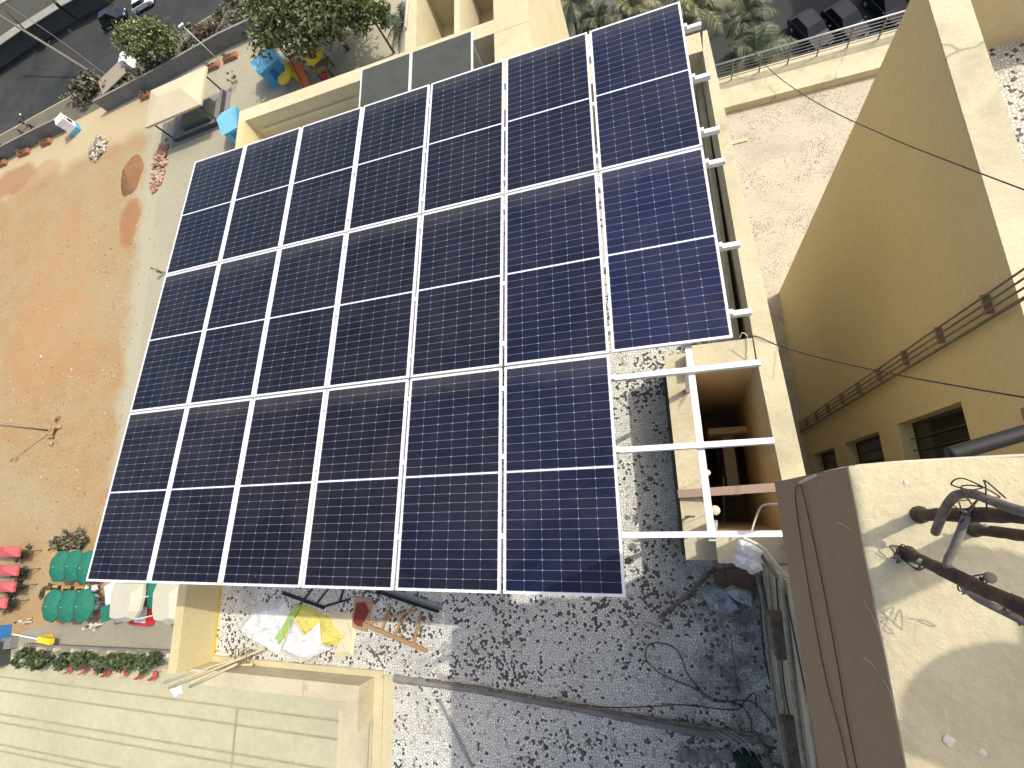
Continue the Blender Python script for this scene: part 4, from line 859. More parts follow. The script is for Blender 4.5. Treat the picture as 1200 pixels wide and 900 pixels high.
# ================================================================ STREET AND YARD
wl_ = thing('boundary_wall', 'long grey boundary wall between the sandy yard and the road', 'wall', P(140, 125, G))
pts = [P(-60, 222, G), P(0, 190, G), P(60, 160, G), P(84, 149, G)]; pts2 = [P(126, 130, G), P(190, 98, G), P(270, 54, G), P(350, 18, G), P(420, -16, G)]
for L_ in (pts, pts2):
    for i in range(len(L_) - 1):
        a, c = L_[i], L_[i + 1]; m = MB(); m.bar(a + Vector((0, 0, 1.0)), c + Vector((0, 0, 1.0)), .28, 2.0); m.build('wall_run', M_greywall, wl_)
        m = MB(); m.bar(a + Vector((0, 0, 2.04)), c + Vector((0, 0, 2.04)), .36, .08); m.build('coping', M_cement, wl_)
def pot(lab, u, v, s=1.0):
    o = thing('brick_planter', lab, 'planter', P(u, v, G), 'brick red planters along the wall'); b0 = P(u, v, G)
    m = MB(); m.box(b0.x - 1.0 * s, b0.x + 1.0 * s, b0.y - .4, b0.y + .4, G, G + .55); m.build('box', M_brick, o)
    m = MB(); m.box(b0.x - .92 * s, b0.x + .92 * s, b0.y - .32, b0.y + .32, G + .5, G + .57); m.build('soil', M_soil, o)
    m = MB(); leaf_cloud(m, b0 + Vector((0, 0, .8)), (.8 * s, .3, .25), 60, .14, random.Random(int(u)), 5); m.build('plants', L_dust, o)
pot('brick red planter by the wall just right of the canopy roof', 251, 80, 1.2); pot('brick red planter by the wall, second right of the canopy roof', 272, 69, 1.2); pot('brick red planter by the wall behind the blue play house', 318, 46)
pot('brick red planter in the far left corner by the wall', 4, 193, 1.3); pot('brick red planter by the wall left of the portable toilet', 56, 168, 1.2); pot('brick red planter with dry plants between two others by the wall', 30, 180, 1.4); pot('brick red planter at the wall behind the left canopy corner', 172, 114, .9)
# portable toilet
b0 = P(91, 153, G); o = thing('portable_toilet', 'white portable toilet cabin with blue lower part beside the boundary wall', 'toilet cabin', b0)
def rotbox(m, c, hx, hy, z0, z1, rz):
    cs_, sn = math.cos(rz), math.sin(rz); m.prism([(c.x + x * cs_ - y * sn, c.y + x * sn + y * cs_) for x, y in ((-hx, -hy), (hx, -hy), (hx, hy), (-hx, hy))], z0, z1); return m
rz = .55
rotbox(MB(), b0, .75, .75, G, G + .75, rz).build('lower_body', M_blue, o); rotbox(MB(), b0, .748, .748, G + .75, G + 2.5, rz).build('upper_body', M_white, o); rotbox(MB(), b0, .80, .80, G + 2.5, G + 2.62, rz).build('roof', M_white, o)
d = Vector((math.cos(rz), math.sin(rz), 0)); e = Vector((-d.y, d.x, 0)); m = MB(); q = b0 + d * .765; m.bar(q + Vector((0, 0, 1.2)), q + Vector((0, 0, 1.9)), .02, .7, e); m.build('vent_window', M_glass, o)
q = b0 + d * .765 ; m = MB(); m.bar(q + Vector((0, 0, 2.0)), q + Vector((0, 0, 2.35)), .02, .7, e); m.build('sign_plate', M_greyplast, o)
# kiosk with hipped canopy
zc = G + 3.9
cn = [P(u, v, zc) for u, v in ((176.7, 106), (241.7, 77), (234.7, 122), (170, 149.5))]
rd = [P(190, 113, zc + .9), P(214, 105, zc + .9)]
ctr = sum(cn, Vector()) / 4
rd = [ctr + (cn[1] - cn[0]) * -.20 + Vector((0, 0, .85)), ctr + (cn[1] - cn[0]) * .20 + Vector((0, 0, .85))]
o = thing('kiosk', 'open kiosk under a beige hipped canvas canopy beside the wall', 'kiosk', Vector((ctr.x, ctr.y, G)))
m = MB(); dn = Vector((0, 0, -.28))
m.add(cn + rd + [p + dn for p in cn], [(0, 3, 4), (1, 5, 2), (0, 4, 5, 1), (3, 2, 5, 4), (0, 1, 7, 6), (1, 2, 8, 7), (2, 3, 9, 8), (3, 0, 6, 9), (6, 7, 8, 9)]); m.build('canopy', M_beige, o)
low = [ctr + (p - ctr) * .82 for p in cn]
for p in low: m = MB(); m.box(p.x - .08, p.x + .08, p.y - .08, p.y + .08, G, zc - .2); m.build('post', M_dsteel, o)
def flat(f): return [((ctr + (p - ctr) * f).x, (ctr + (p - ctr) * f).y) for p in cn]
m = MB(); m.prism(flat(1.02), G + .045, G + .18); m.build('floor_slab', plain('kiosk_floor', (.24, .22, .22), .85), o)
for (i, j) in ((3, 2), (2, 1)):
    a = ctr + (cn[i] - ctr) * .84; c = ctr + (cn[j] - ctr) * .84; a.z = c.z = G + .22
    m = MB(); m.bar(a + Vector((0, 0, .3)), c + Vector((0, 0, .3)), .35, .6); m.build('counter', plain('dark_counter', (.055, .058, .062), .6), o)
    m = MB(); m.bar(a + Vector((0, 0, .63)), c + Vector((0, 0, .63)), .45, .05); m.build('counter_top', M_greywall, o)
m = MB(); m.prism(flat(.5), G + .18, G + 1.1); m.build('shelf_unit', plain('grey_green_cabinet', (.16, .17, .14), .6), o)
# blue structures
def playhouse(lab, u, v, sx, sy, h, rz):
    b0 = P(u, v, G); o = thing('blue_cabin', lab, 'cabin', b0, 'blue cabins on the path')
    rotbox(MB(), b0, sx, sy, G, G + h, rz).build('walls', M_blue, o)
    d = Vector((math.cos(rz), math.sin(rz), 0)); e = Vector((-d.y, d.x, 0)); t = Vector((0, 0, 1))
    q = b0 + t * h; m = MB(); A = [q + d * (sx * 1.1 * a) + e * (sy * 1.1 * c) for a, c in ((-1, -1), (1, -1), (1, 1), (-1, 1))]; r = [q + d * (-sx * 1.1) + t * .8, q + d * (sx * 1.1) + t * .8]
    m.add(A + r, [(0, 1, 5, 4), (2, 3, 4, 5), (0, 4, 3), (1, 2, 5), (3, 2, 1, 0)]); m.build('roof', plain('light_blue_paint', (.20, .52, .72), .5), o)
    q = b0 - e * (sy + .01); m = MB(); m.bar(q + t * .1, q + t * (h * .8), .9, .04, e); m.build('door', M_dblue, o)
playhouse('sky blue cabin next to the yellow and orange play equipment', 328, 88, 1.5, 1.5, 2.5, .45); playhouse('sky blue cabin half hidden by the cream front parapet', 287, 156, 1.1, 1.7, 2.4, .2)
# play equipment
b0 = P(352, 96, G); o = thing('play_slide', 'yellow and orange play set with spiral slide beside the blue cabin', 'play set', b0)
m = MB(); m.tube([b0 + Vector((math.cos(a) * 1.0 - .9, math.sin(a) * 1.0, .3 + a * .28)) for a in [k * .45 for k in range(17)]], .42, 10); m.build('spiral_tube', M_yel, o)
m = MB(); a, c = b0 + Vector((1.0, .6, 2.0)), b0 + Vector((1.8, -2.2, .15)); m.bar(a, c, 1.0, .08); s = (c - a).normalized().cross(Vector((0, 0, 1))).normalized() * .5
m.bar(a + s + Vector((0, 0, .18)), c + s + Vector((0, 0, .18)), .1, .4); m.bar(a - s + Vector((0, 0, .18)), c - s + Vector((0, 0, .18)), .1, .4); m.build('chute', M_orange, o)
for k in range(5): m = MB(); m.tube([b0 + Vector((-.6, 1.2 + .4 * k, .1 + .5 * k)), b0 + Vector((.9, 1.2 + .4 * k, .3 + .5 * k))], .22, 8); m.build('step', M_orange, o)
for dx, dy in ((-.8, 1.0), (1.2, .8), (1.2, 2.6), (-.8, 2.6)): m = MB(); m.tube([b0 + Vector((dx, dy, 0)), b0 + Vector((dx, dy, 2.9))], .08, 8); m.build('post', M_blue, o)
b0 = P(385, 86, G); o = thing('play_tower', 'olive play tower with yellow pointed roof under the big tree', 'play tower', b0)
for dx in (-.8, .8):
    for dy in (-.8, .8): m = MB(); m.tube([b0 + Vector((dx, dy, 0)), b0 + Vector((dx, dy, 2.6))], .08, 8); m.build('post', M_dsteel, o)
m = MB(); m.box(b0.x - 1, b0.x + 1, b0.y - 1, b0.y + 1, G + 1.1, G + 1.25); m.box(b0.x - 1, b0.x + 1, b0.y - 1.05, b0.y - .97, G + 1.25, G + 1.9); m.build('deck', plain('olive_boards', (.20, .17, .07), .8), o)
m = MB(); m.lathe(b0, [(1.35, 2.55), (.7, 3.3), (.02, 3.9)], 8); m.build('roof', M_yel, o)
m = MB(); a, c = b0 + Vector((.2, -1, 1.2)), b0 + Vector((.6, -3.6, .15)); m.bar(a, c, .8, .08); m.build('chute', M_red, o)
# red rocking toy
# heaps
def heap(name, lab, cat, u, v, rx, ry, h, mat, seed, j=.12):
    rg = random.Random(seed); b0 = P(u, v, G); m = MB(); N = 28; K = 8; vs = []
    for k in range(K + 1):
        t = k / K
        for i in range(N):
            a = 2 * PI * i / N; rr = (1 - t) * (1 + .12 * math.sin(2 * a + seed) + .06 * math.sin(5 * a)) + rg.uniform(-j, j) * .3 * (1 - t)
            vs.append(b0 + Vector((rx * rr * math.cos(a), ry * rr * math.sin(a), h * (1 - (1 - t) ** 1.35) + rg.uniform(-j, j) * .4 * (k > 0) - (.05 if k == 0 else 0))))
    m.add(vs, [(k * N + i, k * N + (i + 1) % N, (k + 1) * N + (i + 1) % N, (k + 1) * N + i) for k in range(K) for i in range(N)], True)
    return tag(m.build(name, mat), lab, cat)
heap('soil_mound', 'heap of dark red soil on the yard', 'soil heap', 155, 206, 2.3, 3.1, 1.2, M_soil, 5)
def rubble(lab, u, v, rx, ry, n, mats, seed):
    rg = random.Random(seed); b0 = P(u, v, G); o = thing('rubble_pile', lab, 'rubble pile', b0)
    m = MB()
    for _ in range(n):
        a = rg.uniform(0, 2 * PI); r = math.sqrt(rg.random()); c = b0 + Vector((rx * r * math.cos(a), ry * r * math.sin(a), .15 + .5 * (1 - r)))
        if rg.random() < .5: m.rock(c, rg.uniform(.15, .4), .7, 6, .45, rg)
        else: d = Vector((rg.gauss(0, 1), rg.gauss(0, 1), rg.gauss(0, .4))).normalized(); m.bar(c - d * rg.uniform(.15, .4), c + d * .3, rg.uniform(.15, .4), rg.uniform(.1, .25))
    m.build('rubble', mats, o)
rubble('round heap of pale stone rubble near the portable toilet', 116, 174, 1.8, 2.3, 90, leafmat('pale_stones', (.14, .11, .085), (.42, .36, .28), (.62, .58, .50)), 5)
rubble('long heap of broken bricks between the soil heap and the path', 188, 194, 1.4, 4.4, 110, leafmat('broken_bricks', (.36, .14, .08), (.40, .24, .16), (.52, .47, .40)), 6)
gm = MB(); rg_ = random.Random(77)
for _ in range(900):
    p = P(rg_.uniform(0, 175), 235 + 400 * rg_.random() ** .8, G) + Vector((rg_.gauss(0, 3), rg_.gauss(0, 3), .02))
    if p.x < -56.5 or p.y < -13: gm.rock(p, rg_.uniform(.04, .13) * (1.8 if rg_.random() < .06 else 1), .6, 5, .4, rg_)
tag(gm.build('yard_gravel', leafmat('yard_pebbles', (.20, .13, .07), (.36, .27, .15), (.50, .44, .33))), 'loose pebbles and grit scattered over the orange bare yard', 'gravel', kind='stuff')
# street lamp, yard light pole, electric pole
b0 = P(257, 71, G); o = thing('street_lamp', 'white street lamp leaning over the verge beyond the wall', 'street lamp', b0)
m = MB(); m.tube([b0, b0 + Vector((0, 0, 5.6))], [.07, .045], 8); m.build('pole', M_alu, o); m = MB(); t = b0 + Vector((0, 0, 5.6)); m.bar(t + Vector((-.5, -.1, .05)), t + Vector((.25, .1, .1)), .35, .14); m.build('lamp_head', M_white, o)
b0 = P(62, 505, G); o = thing('light_pole', 'slim grey floodlight pole rising from the bare yard at the left edge', 'light pole', b0)
m = MB(); m.tube([b0, b0 + Vector((0, 0, 4)), b0 + Vector((0, 0, 9.5))], [.13, .11, .07], 10); m.build('pole', M_greypipe, o)
m = MB(); m.lathe(b0, [(.42, -.01), (.40, .12), (.2, .18), (.13, .2)], 14); m.build('footing', M_cement, o); m = MB(); t = b0 + Vector((0, 0, 9.5)); m.bar(t + Vector((-.8, 0, 0)), t + Vector((.8, 0, 0)), .12, .12); m.bar(t + Vector((-.8, -.2, .15)), t + Vector((-.3, -.2, .15)), .3, .35); m.bar(t + Vector((.3, -.2, .15)), t + Vector((.8, -.2, .15)), .3, .35); m.build('lamp_bar', M_dsteel, o)
b0 = P(118, 92, G); tp = P(-20, 6, G + 9); o = thing('electric_pole', 'tall grey electric pole slanting across the road at the top left', 'electric pole', b0)
m = MB(); m.tube([b0, b0.lerp(tp, .5), tp], [.26, .22, .16], 10); m.build('pole', M_greypipe, o)
dd = (tp - b0).normalized()
for k, t in enumerate((.25, .45)): q = b0.lerp(tp, t); m = MB(); m.bar(q + Vector((-.1, -1.0, 0)), q + Vector((.1, 1.0, 0)), .12, .12); m.build('cross_arm', M_rustpipe, o)
wire('guy_wire', 'stay cable beside the electric pole at the top left', [P(135, 96, G), P(60, 40, G + 5), P(-10, -6, G + 9)], .05, M_greypipe, 'cable')
b0 = P(140, 97, G); o = thing('timber_platform', 'weathered wooden platform at the foot of the electric pole', 'platform', b0)
m = MB(); rotbox(m, b0, 2.6, 1.9, G + 1.0, G + 1.15, .5); m.build('deck', woodmat('grey_timber', (.34, .29, .21), (.22, .19, .14), 4), o)
for dx, dy in ((-2, -1), (2, -1), (2, 1), (-2, 1)): m = MB(); m.box(b0.x + dx - .1, b0.x + dx + .1, b0.y + dy - .1, b0.y + dy + .1, G, G + 1.0); m.build('leg', M_trunk, o)
m = MB(); m.box(b0.x + 2.3, b0.x + 3.3, b0.y + 1.2, b0.y + 3.0, G, G + 1.9); tag(m.build('stacked_sheets', M_white), 'stack of white sheets leaning by the wooden platform', 'sheets')
# motorcycles
M_bike = plain('dark_red_paint_bike', (.16, .03, .03), .35)
def motorcycle(lab, u, v, rz):
    b0 = P(u, v, G + .03); o = thing('motorcycle', lab, 'motorcycle', b0, 'motorcycles at the road edge'); o.rotation_euler = (0, 0, rz)
    def loc(m, nm, mt):
        ob = m.build(nm, mt, None); ob.parent = o; return ob
    for y in (-.65, .65):
        m = MB(); m.tube([(-.05, y, .3), (.05, y, .3)], .30, 14); loc(m, 'wheel', M_black)
    m = MB(); m.tube([(0, -.6, .5), (0, -.1, .65), (0, .35, .75), (0, .55, .85)], [.12, .19, .19, .08], 8); loc(m, 'body', M_bike)
    m = MB(); m.bar((0, -.62, .80), (0, .05, .78), .24, .1); loc(m, 'seat', M_black)
    m = MB(); m.tube([(-.36, .42, 1.0), (0, .52, 1.02), (.36, .42, 1.0)], .025, 6); m.tube([(0, .65, .3), (0, .5, 1.02)], .035, 6); loc(m, 'handlebar', M_galv)
    m = MB(); m.lathe((0, .62, .85), [(.02, -.08), (.1, 0), (.02, .08)], 8); loc(m, 'headlight', M_white)
    return o
motorcycle('dark motorcycle parked on the road edge below the person with a white helmet', 28, 156, .9); motorcycle('dark motorcycle parked at the far left edge of the picture', 6, 172, .9); motorcycle('dark motorcycle parked nearer the portable toilet', 40, 150, 1.2)
m = MB(); m.lathe(P(25, 135, G + 1.62), [(.1, 0), (.16, .1), (.14, .22), (.03, .28)], 10); m.tube([P(25, 135, G), P(25, 135, G + 1.62)], .05, 6); tag(m.build('bollard_light', M_white), 'white topped post at the road edge by the motorcycles', 'post')
# cars
def car(lab, b0, rz, paint, L=4.2, W_=1.75, H=1.5):
    o = thing('parked_car', lab, 'car', b0, 'cars parked on the shaded road'); o.rotation_euler = (0, 0, rz)
    def loc(m, nm, mt, bevel=0, par=None):
        ob = m.build(nm, mt, None, bevel); ob.parent = o
        if par is not None: ob.parent = par; ob.location = Vector(ob.location) - Vector(par.location)
        return ob
    h = L / 2; w = W_ / 2
    prof = [(-h, .35), (-h, .8), (-h * .92, .95), (-h * .48, 1.0), (h * .42, 1.0), (h * .95, .85), (h, .7), (h, .35)]
    m = MB(); n = len(prof); m.add([(y, -w * .98, z) for y, z in prof] + [(y, w * .98, z) for y, z in prof], [tuple(range(n)), tuple(range(2 * n - 1, n - 1, -1))] + [(i, n + i, n + (i + 1) % n, (i + 1) % n) for i in range(n)]); body = loc(m, 'body', paint, .06)
    cab = [(-h * .82, .96), (-h * .62, H - .04), (h * .12, H), (h * .44, .97)]
    m = MB(); m.add([(y, sg * w * (.9 if z < 1.1 else .74), z) for sg in (-1, 1) for y, z in cab], [(0, 1, 2, 3), (7, 6, 5, 4), (0, 4, 5, 1), (1, 5, 6, 2), (2, 6, 7, 3)]); loc(m, 'windows', M_glass)
    m = MB(); m.box(-h * .60, h * .11, -w * .74, w * .74, H - .03, H + .02); loc(m, 'roof', paint, .01)
    for x in (-h * .62, h * .62):
        for sg in (-1, 1):
            m = MB(); m.tube([(x, sg * w * .80, .32), (x, sg * w, .32)], .32, 16); tw_ = loc(m, 'wheel', M_black)
            m = MB(); m.tube([(x, sg * w * .98, .32), (x, sg * w * 1.01, .32)], .18, 12); loc(m, 'rim', M_galv, 0, tw_)
    for sg in (-1, 1):
        m = MB(); m.box(h - .02, h + .015, sg * w * .55 - .18, sg * w * .55 + .18, .62, .76); loc(m, 'headlight', M_white)
        m = MB(); m.box(h * .38, h * .46, sg * w * 1.0, sg * (w + .16), .98, 1.1); loc(m, 'mirror', paint)
    return o
car('black car parked behind the railing, left one of the row', P(948, 44, G + .04), -1.2, M_carb); car('black car parked behind the railing, second of the row', P(988, 34, G + .04), -1.2, M_carb); car('black car parked nearest the tan wall at the top', P(1036, 14, G + .04), -1.2, M_carb)
car('white car driving along the road at the top left edge', P(172, 8, G + .02), .1, M_carw); car('dark van standing on the road behind the electric pole', P(138, 26, G + .02), .15, plain('dark_blue_paint', (.02, .03, .045), .3), 5.2, 1.9, 2.0)
# low shops across the road
for k, (q, lab) in enumerate((([(-30, 76), (30, 34), (2, 8), (-60, 40)], 'low dark roofed shop with pale awning slab at the top left corner'), ([(30, 36), (72, 10), (44, -16), (2, 8)], 'low dark roofed shop behind the electric pole, second from the corner'), ([(72, 9), (118, -16), (80, -40), (44, -16)], 'low dark roofed shop at the top edge, third from the corner'))):
    zr = G + 3.0; c4 = [P(u, v, zr) for u, v in q]; o = thing('shop', lab, 'shop', Vector((c4[0].x, c4[0].y, G)), 'shops across the road')
    d = (c4[1] - c4[0]).normalized(); e = (c4[3] - c4[0]).normalized()
    bk = [c4[0] + e * 2.2, c4[1] + e * 2.2, c4[2], c4[3]]
    m = MB(); m.prism([(p.x, p.y) for p in bk], G, zr - .25); m.build('wall', plain('shop_wall_%s' % ('one', 'two', 'three')[k], (.10, .095, .085), .85), o)
    m = MB(); m.prism([(p.x, p.y) for p in bk], zr - .24, zr + .1); m.build('roof', M_shoproof, o)
    m = MB(); m.prism([(p.x, p.y) for p in (c4[0] + d * .3, c4[1] - d * .3, c4[1] - d * .3 + e * 2.8, c4[0] + d * .3 + e * 2.8)], zr + .105, zr + .22); m.build('awning', M_awn, o)
    for t in (.15, .85): p = c4[0].lerp(c4[1], t) + e * .2; m = MB(); m.box(p.x - .06, p.x + .06, p.y - .06, p.y + .06, G, zr + .104); m.build('post', M_dsteel, o)
# umbrellas
proto = thing('garden_umbrella', 'x', 'umbrella', (0, 0, 0), 'green umbrellas in the yard'); R_ = 1.75
m = MB(); vs = [(0, 0, 2.75)]; N = 8
for k in range(N): a = 2 * PI * (k + .5) / N; vs += [(R_ * .5 * math.cos(a), R_ * .5 * math.sin(a), 2.55)]
for k in range(N): a = 2 * PI * (k + .5) / N; vs += [(R_ * math.cos(a), R_ * math.sin(a), 2.15)]
for k in range(N): a = 2 * PI * (k + .5) / N; vs += [(R_ * math.cos(a), R_ * math.sin(a), 1.97)]
fs = [(0, 1 + k, 1 + (k + 1) % N) for k in range(N)]
for q in (0, 1): fs += [(1 + q * N + k, 1 + (q + 1) * N + k, 1 + (q + 1) * N + (k + 1) % N, 1 + q * N + (k + 1) % N) for k in range(N)]
m.add(vs, fs); x = m.build('canopy', M_greencloth, proto)
m = MB(); m.tube([(0, 0, 0), (0, 0, 2.8)], .03, 8); m.build('pole', M_white, proto); m = MB(); m.lathe((0, 0, 0), [(.3, 0), (.28, .1), (.06, .14)], 12); m.build('base', M_cement, proto)
proto2 = thing('bench_table', 'x', 'table', (0, 0, 0), 'timber tables behind the umbrellas')
m = MB(); m.box(-.7, .7, -.4, .4, .70, .76); m.build('top', plain('honey_timber', (.50, .30, .08), .7), proto2)
for sy in (-1, 1): m = MB(); m.box(-.7, .7, sy * .75 - .14, sy * .75 + .14, .42, .47); m.build('bench', plain('honey_timber', (.50, .30, .08), .7), proto2)
for sx in (-1, 1): m = MB(); m.box(sx * .5 - .05, sx * .5 + .05, -.8, .8, 0, .42); m.box(sx * .5 - .05, sx * .5 + .05, -.3, .3, .42, .70); m.build('leg', M_dsteel, proto2)
M_pred = plain('sun_faded_red_plastic', (.50, .09, .085), .6)
proto3 = thing('plastic_chair', 'x', 'chair', (0, 0, 0), 'red chairs along the court')
m = MB(); m.box(-.24, .24, -.24, .24, .42, .46); m.build('seat', M_pred, proto3); m = MB(); m.add([(-.24, -.24, .46), (.24, -.24, .46), (.2, -.36, .9), (-.2, -.36, .9), (-.24, -.20, .46), (.24, -.20, .46), (.2, -.32, .9), (-.2, -.32, .9)], [(0, 1, 2, 3), (7, 6, 5, 4), (0, 4, 5, 1), (1, 5, 6, 2), (2, 6, 7, 3), (3, 7, 4, 0)]); m.build('backrest', M_pred, proto3)
for sx in (-1, 1):
    for sy in (-1, 1): m = MB(); m.tube([(sx * .2, sy * .2, .42), (sx * .23, sy * .23, 0)], .022, 6); m.build('leg', M_pred, proto3)
used = set()
def put(pr, loc, rz, lab, s=1.0):
    o = pr if pr.name not in used else copy_tree(pr)
    used.add(pr.name); o.location = loc; o.rotation_euler = (0, 0, rz); o.scale = (s, s, s); o['label'] = lab; return o
for k, (u, v, lab) in enumerate(((67.5, 664, 'leftmost green umbrella of the upper group beside the array corner'), (84, 663, 'second green umbrella of the upper group beside the array corner'), (99, 665, 'green umbrella half covered by the bottom left panel'), (59, 710, 'leftmost green umbrella of the lower group'), (77, 711, 'middle green umbrella of the lower group'), (95, 710, 'rightmost green umbrella of the lower group by the stacked chairs'), (177, 692, 'single green umbrella between the two pale tents'))):
    c = P(u, v, G + 2.3); put(proto, (c.x, c.y, G), .2 * k, lab)
for k, (u, v, lab) in enumerate(((75, 650, 'timber table above the leftmost upper umbrella'), (92, 648, 'timber table above the upper umbrellas, next to the array edge'), (67, 695, 'timber table above the leftmost lower umbrella'), (82, 696, 'timber table between the two umbrella groups'), (98, 696, 'timber table below the bottom left corner of the array'))):
    put(proto2, P(u, v, G), .05, lab, 1.05)
for k, u in enumerate((88, 105, 118, 132, 153, 171, 187)): put(proto3, P(u, 781.5 + k * 1.2, G), rnd.uniform(-.5, .5), '%s red chair from the left along the edge of the concrete court' % names[k], 1.15)
gc = thing('stacking_chair', 'x', 'chair', (0, 0, 0), 'grey chairs beside the umbrellas')
m = MB(); m.box(-.24, .24, -.24, .24, .42, .46); m.build('seat', M_alu, gc); m = MB(); m.box(-.24, .24, -.27, -.23, .46, .9); m.build('backrest', M_alu, gc)
for sx in (-1, 1): m = MB(); m.tube([(sx * .22, -.22, 0), (sx * .22, -.22, .44)], .02, 5); m.tube([(sx * .22, .22, 0), (sx * .22, .22, .44)], .02, 5); m.build('leg_pair', M_galv, gc)
for k in range(11):
    u = 108 + (k % 3) * 5.5 + rnd.uniform(-1, 1); v = 690 + (k // 3) * 9 + rnd.uniform(-2, 2)
    put(gc, P(u, v, G), rnd.uniform(0, 6), 'pale chair crowded between the lower green umbrellas and the tents, row %s, place %s' % (('one', 'two', 'three', 'four')[k // 3], ('left', 'middle', 'right')[k % 3]), 1.2)
# red canopies with potted plants
for k, (v, u1, lab) in enumerate(((647, 24, 'topmost'), (669, 22, 'second'), (688, 18, 'third'), (707, 8, 'lowest'))):
    zc_ = G + 2.3; a, c = P(-18, v - 1, zc_), P(u1 - 2, v, zc_); o = thing('red_canopy', '%s of the four red cloth canopies at the left edge' % lab, 'canopy', Vector((c.x, c.y, G)), 'red canopies at the left edge')
    d = (c - a).normalized(); e = Vector((-d.y, d.x, 0)); L = (c - a).length; nseg = max(2, int(L / 2.4))
    for i in range(nseg):
        p, q = a + d * (L * i / nseg + .04), a + d * (L * (i + 1) / nseg - .04); mid = (p + q) / 2
        m = MB(); A = [p - e * .55, q - e * .55, q + e * .55, p + e * .55]; m.add(A + [mid + Vector((0, 0, .35))] + [x + Vector((0, 0, -.25)) for x in A], [(0, 1, 4), (1, 2, 4), (2, 3, 4), (3, 0, 4), (0, 5, 6, 1), (1, 6, 7, 2), (2, 7, 8, 3), (3, 8, 5, 0)]); m.build('cloth', M_redcloth if i % 2 == 0 else plain('faded_red_cloth', (.50, .11, .11), .85), o)
        m = MB(); m.box(q.x - .04, q.x + .04, q.y - .04, q.y + .04, G, G + 2.2); m.build('post', M_dsteel, o)
    for i in range(3):
        tree('potted_plant', '%s dry leafy plant beside the %s red canopy' % (('first', 'second', 'third')[i], lab), 'plant', u1 + 3 + 3.5 * i, v + (2, 4, -2)[i], 1.3 - .2 * i, (.9, .7, .55), 130, .2, L_dust, 200 + k * 5 + i, group='dry plants beside the red canopies', trunk=.04, clumps=6)
for k, (u, v, r, lab) in enumerate(((78, 633, 1.2, 'left'), (90, 632, 1.5, 'middle'), (101, 630, 1.3, 'right'), (62, 686, .8, 'low single'), (58, 693, .7, 'lowest'))):
    tree('dry_shrub', '%s brown dry shrub above the umbrellas' % lab, 'shrub', u, v, r, (r, r * .8, r * .5), 200, .24, L_dust, 300 + k, group='dry shrubs above the umbrellas', trunk=.04, clumps=7)
# tents
def tent(lab, us, zc_, h):
    c = [P(u, v, zc_) for u, v in us]; o = thing('tent', lab, 'tent', Vector((c[0].x, c[0].y, G)), 'pale tents at the lower left')
    n = len(c); ctr = sum(c, Vector()) / n; m = MB(); k_ = [p + (ctr - p) * .35 + Vector((0, 0, h)) for p in c]
    m.add(c + k_ + [p + Vector((0, 0, -.3)) for p in c], [(i, (i + 1) % n, n + (i + 1) % n, n + i) for i in range(n)] + [tuple(range(n, 2 * n))] + [(2 * n + i, 2 * n + (i + 1) % n, (i + 1) % n, i) for i in range(n)]); m.build('roof_sheet', M_sheet, o)
    for p in c[::2]: m = MB(); m.box(p.x - .05, p.x + .05, p.y - .05, p.y + .05, G, zc_ - .1); m.build('post', M_white, o)
    return o
t1 = tent('pale round ended tent below the bottom left panel', [(133, 684), (168, 684), (167, 700), (163, 716), (157, 726), (148, 729), (136, 729), (130, 726)], G + 3.2, .7)
m = MB(); a, c = P(121, 730, G), P(130, 730, G); m.bar(P(125, 709, G + 2.6), P(125, 728, G + 2.6), 1.6, .1); tag(m.build('green_awning', M_greencloth), 'narrow green awning at the left side of the pale tent', 'awning')
m = MB(); m.bar(P(129, 684, G + 2.2), P(131, 708, G + 2.2), 1.5, .15); tag(m.build('white_table', M_white), 'long white table board left of the pale tent', 'table')
tent('pale tent next to the cream parapet at lower left', [(184, 684), (212, 684), (212, 728), (196, 733), (185, 730), (182, 716)], G + 3.2, .7)
o = thing('red_stall', 'small red and white stall counter in the gap between the two pale tents', 'stall', P(174, 716, G)); b0 = P(174, 716, G)
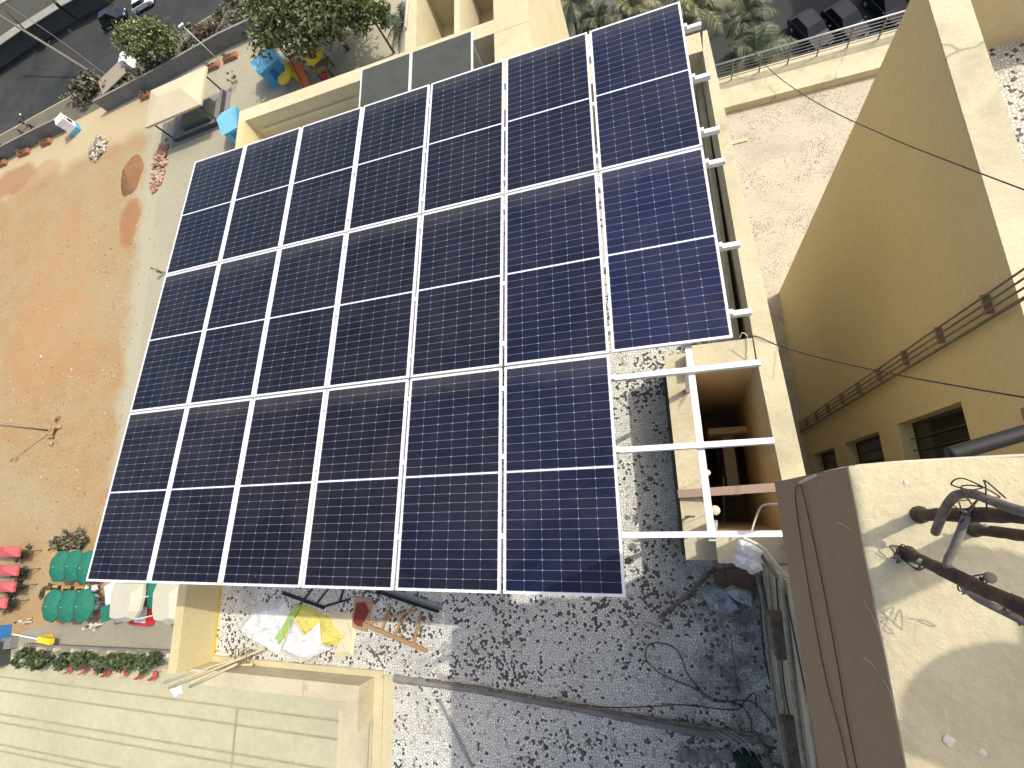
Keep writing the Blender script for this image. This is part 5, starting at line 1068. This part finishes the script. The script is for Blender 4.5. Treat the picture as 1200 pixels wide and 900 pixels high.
m = MB(); m.box(b0.x - 1.3, b0.x + 1.3, b0.y - 1.2, b0.y + 1.6, G, G + .95); m.build('counter', M_red, o); m = MB(); m.box(b0.x - .4, b0.x + 1.1, b0.y - .9, b0.y + .6, G + .95, G + 1.1); m.build('counter_cloth', M_cloth, o)
# blue booth and barrier
b0 = P(6, 744, G); o = thing('guard_booth', 'blue and white guard booth at the left edge by the barrier', 'booth', b0); rotbox(MB(), b0, 1.1, 1.1, G, G + 2.3, .1).build('walls', M_dblue, o); rotbox(MB(), b0, 1.25, 1.25, G + 2.3, G + 2.42, .1).build('roof', plain('faded_blue_roof', (.10, .26, .46), .6), o); rotbox(MB(), b0 + Vector((-.9, 0, 0)), .5, 1.1, G + 2.425, G + 2.45, .1).build('roof_panel', M_white, o)
b0 = P(60, 746, G); o = thing('boom_barrier', 'white boom barrier with yellow counterweight box across the court path', 'barrier', b0)
m = MB(); m.box(b0.x - .3, b0.x + .3, b0.y - .3, b0.y + .3, G, G + 1.0); m.build('housing', M_yel, o); e = P(15, 743, G + 1.05); s = b0 + Vector((0, 0, 1.12)); m = MB(); m.bar(s, e, .12, .12); m.build('boom', M_white, o); m = MB(); m.bar(s + (s - e).normalized() * 2.3, s, .6, .4); m.build('counterweight', M_yel, o)
m = MB(); rotbox(m, P(16, 752, G), 1.0, .6, G, G + .8, .1); tag(m.build('grey_crate', M_greywall), 'grey crate on the ground right of the blue booth', 'crate')
b0 = P(3, 766, G); m = MB(); rotbox(m, b0, 1.6, 1.3, G, G + 1.4, .2); tag(m.build('dark_cart', M_dsteel), 'dark cart in the shade below the blue booth', 'cart')
tree('sapling', 'spindly young plant growing from the pale path near the kiosk', 'sapling', 279, 97, 1.5, (.8, .8, .6), 60, .18, L_dust, 90, trunk=.03, clumps=6)
for k, (u, v, sz, lab) in enumerate(((110, 738, .3, 'small white scrap lying on the court path'), (48, 418, .3, 'small stone on the bare yard near the path'), (97, 737, .25, 'small white stone on the court path further left'))):
    m = MB(); m.rock(P(u, v, G + .07), sz, .4, 7); tag(m.build('scrap', M_rubble), lab, 'scrap')
rubble('sparse gravel scatter around the foot of the light pole', 66, 503, .9, 2.2, 16, M_ground, 15)
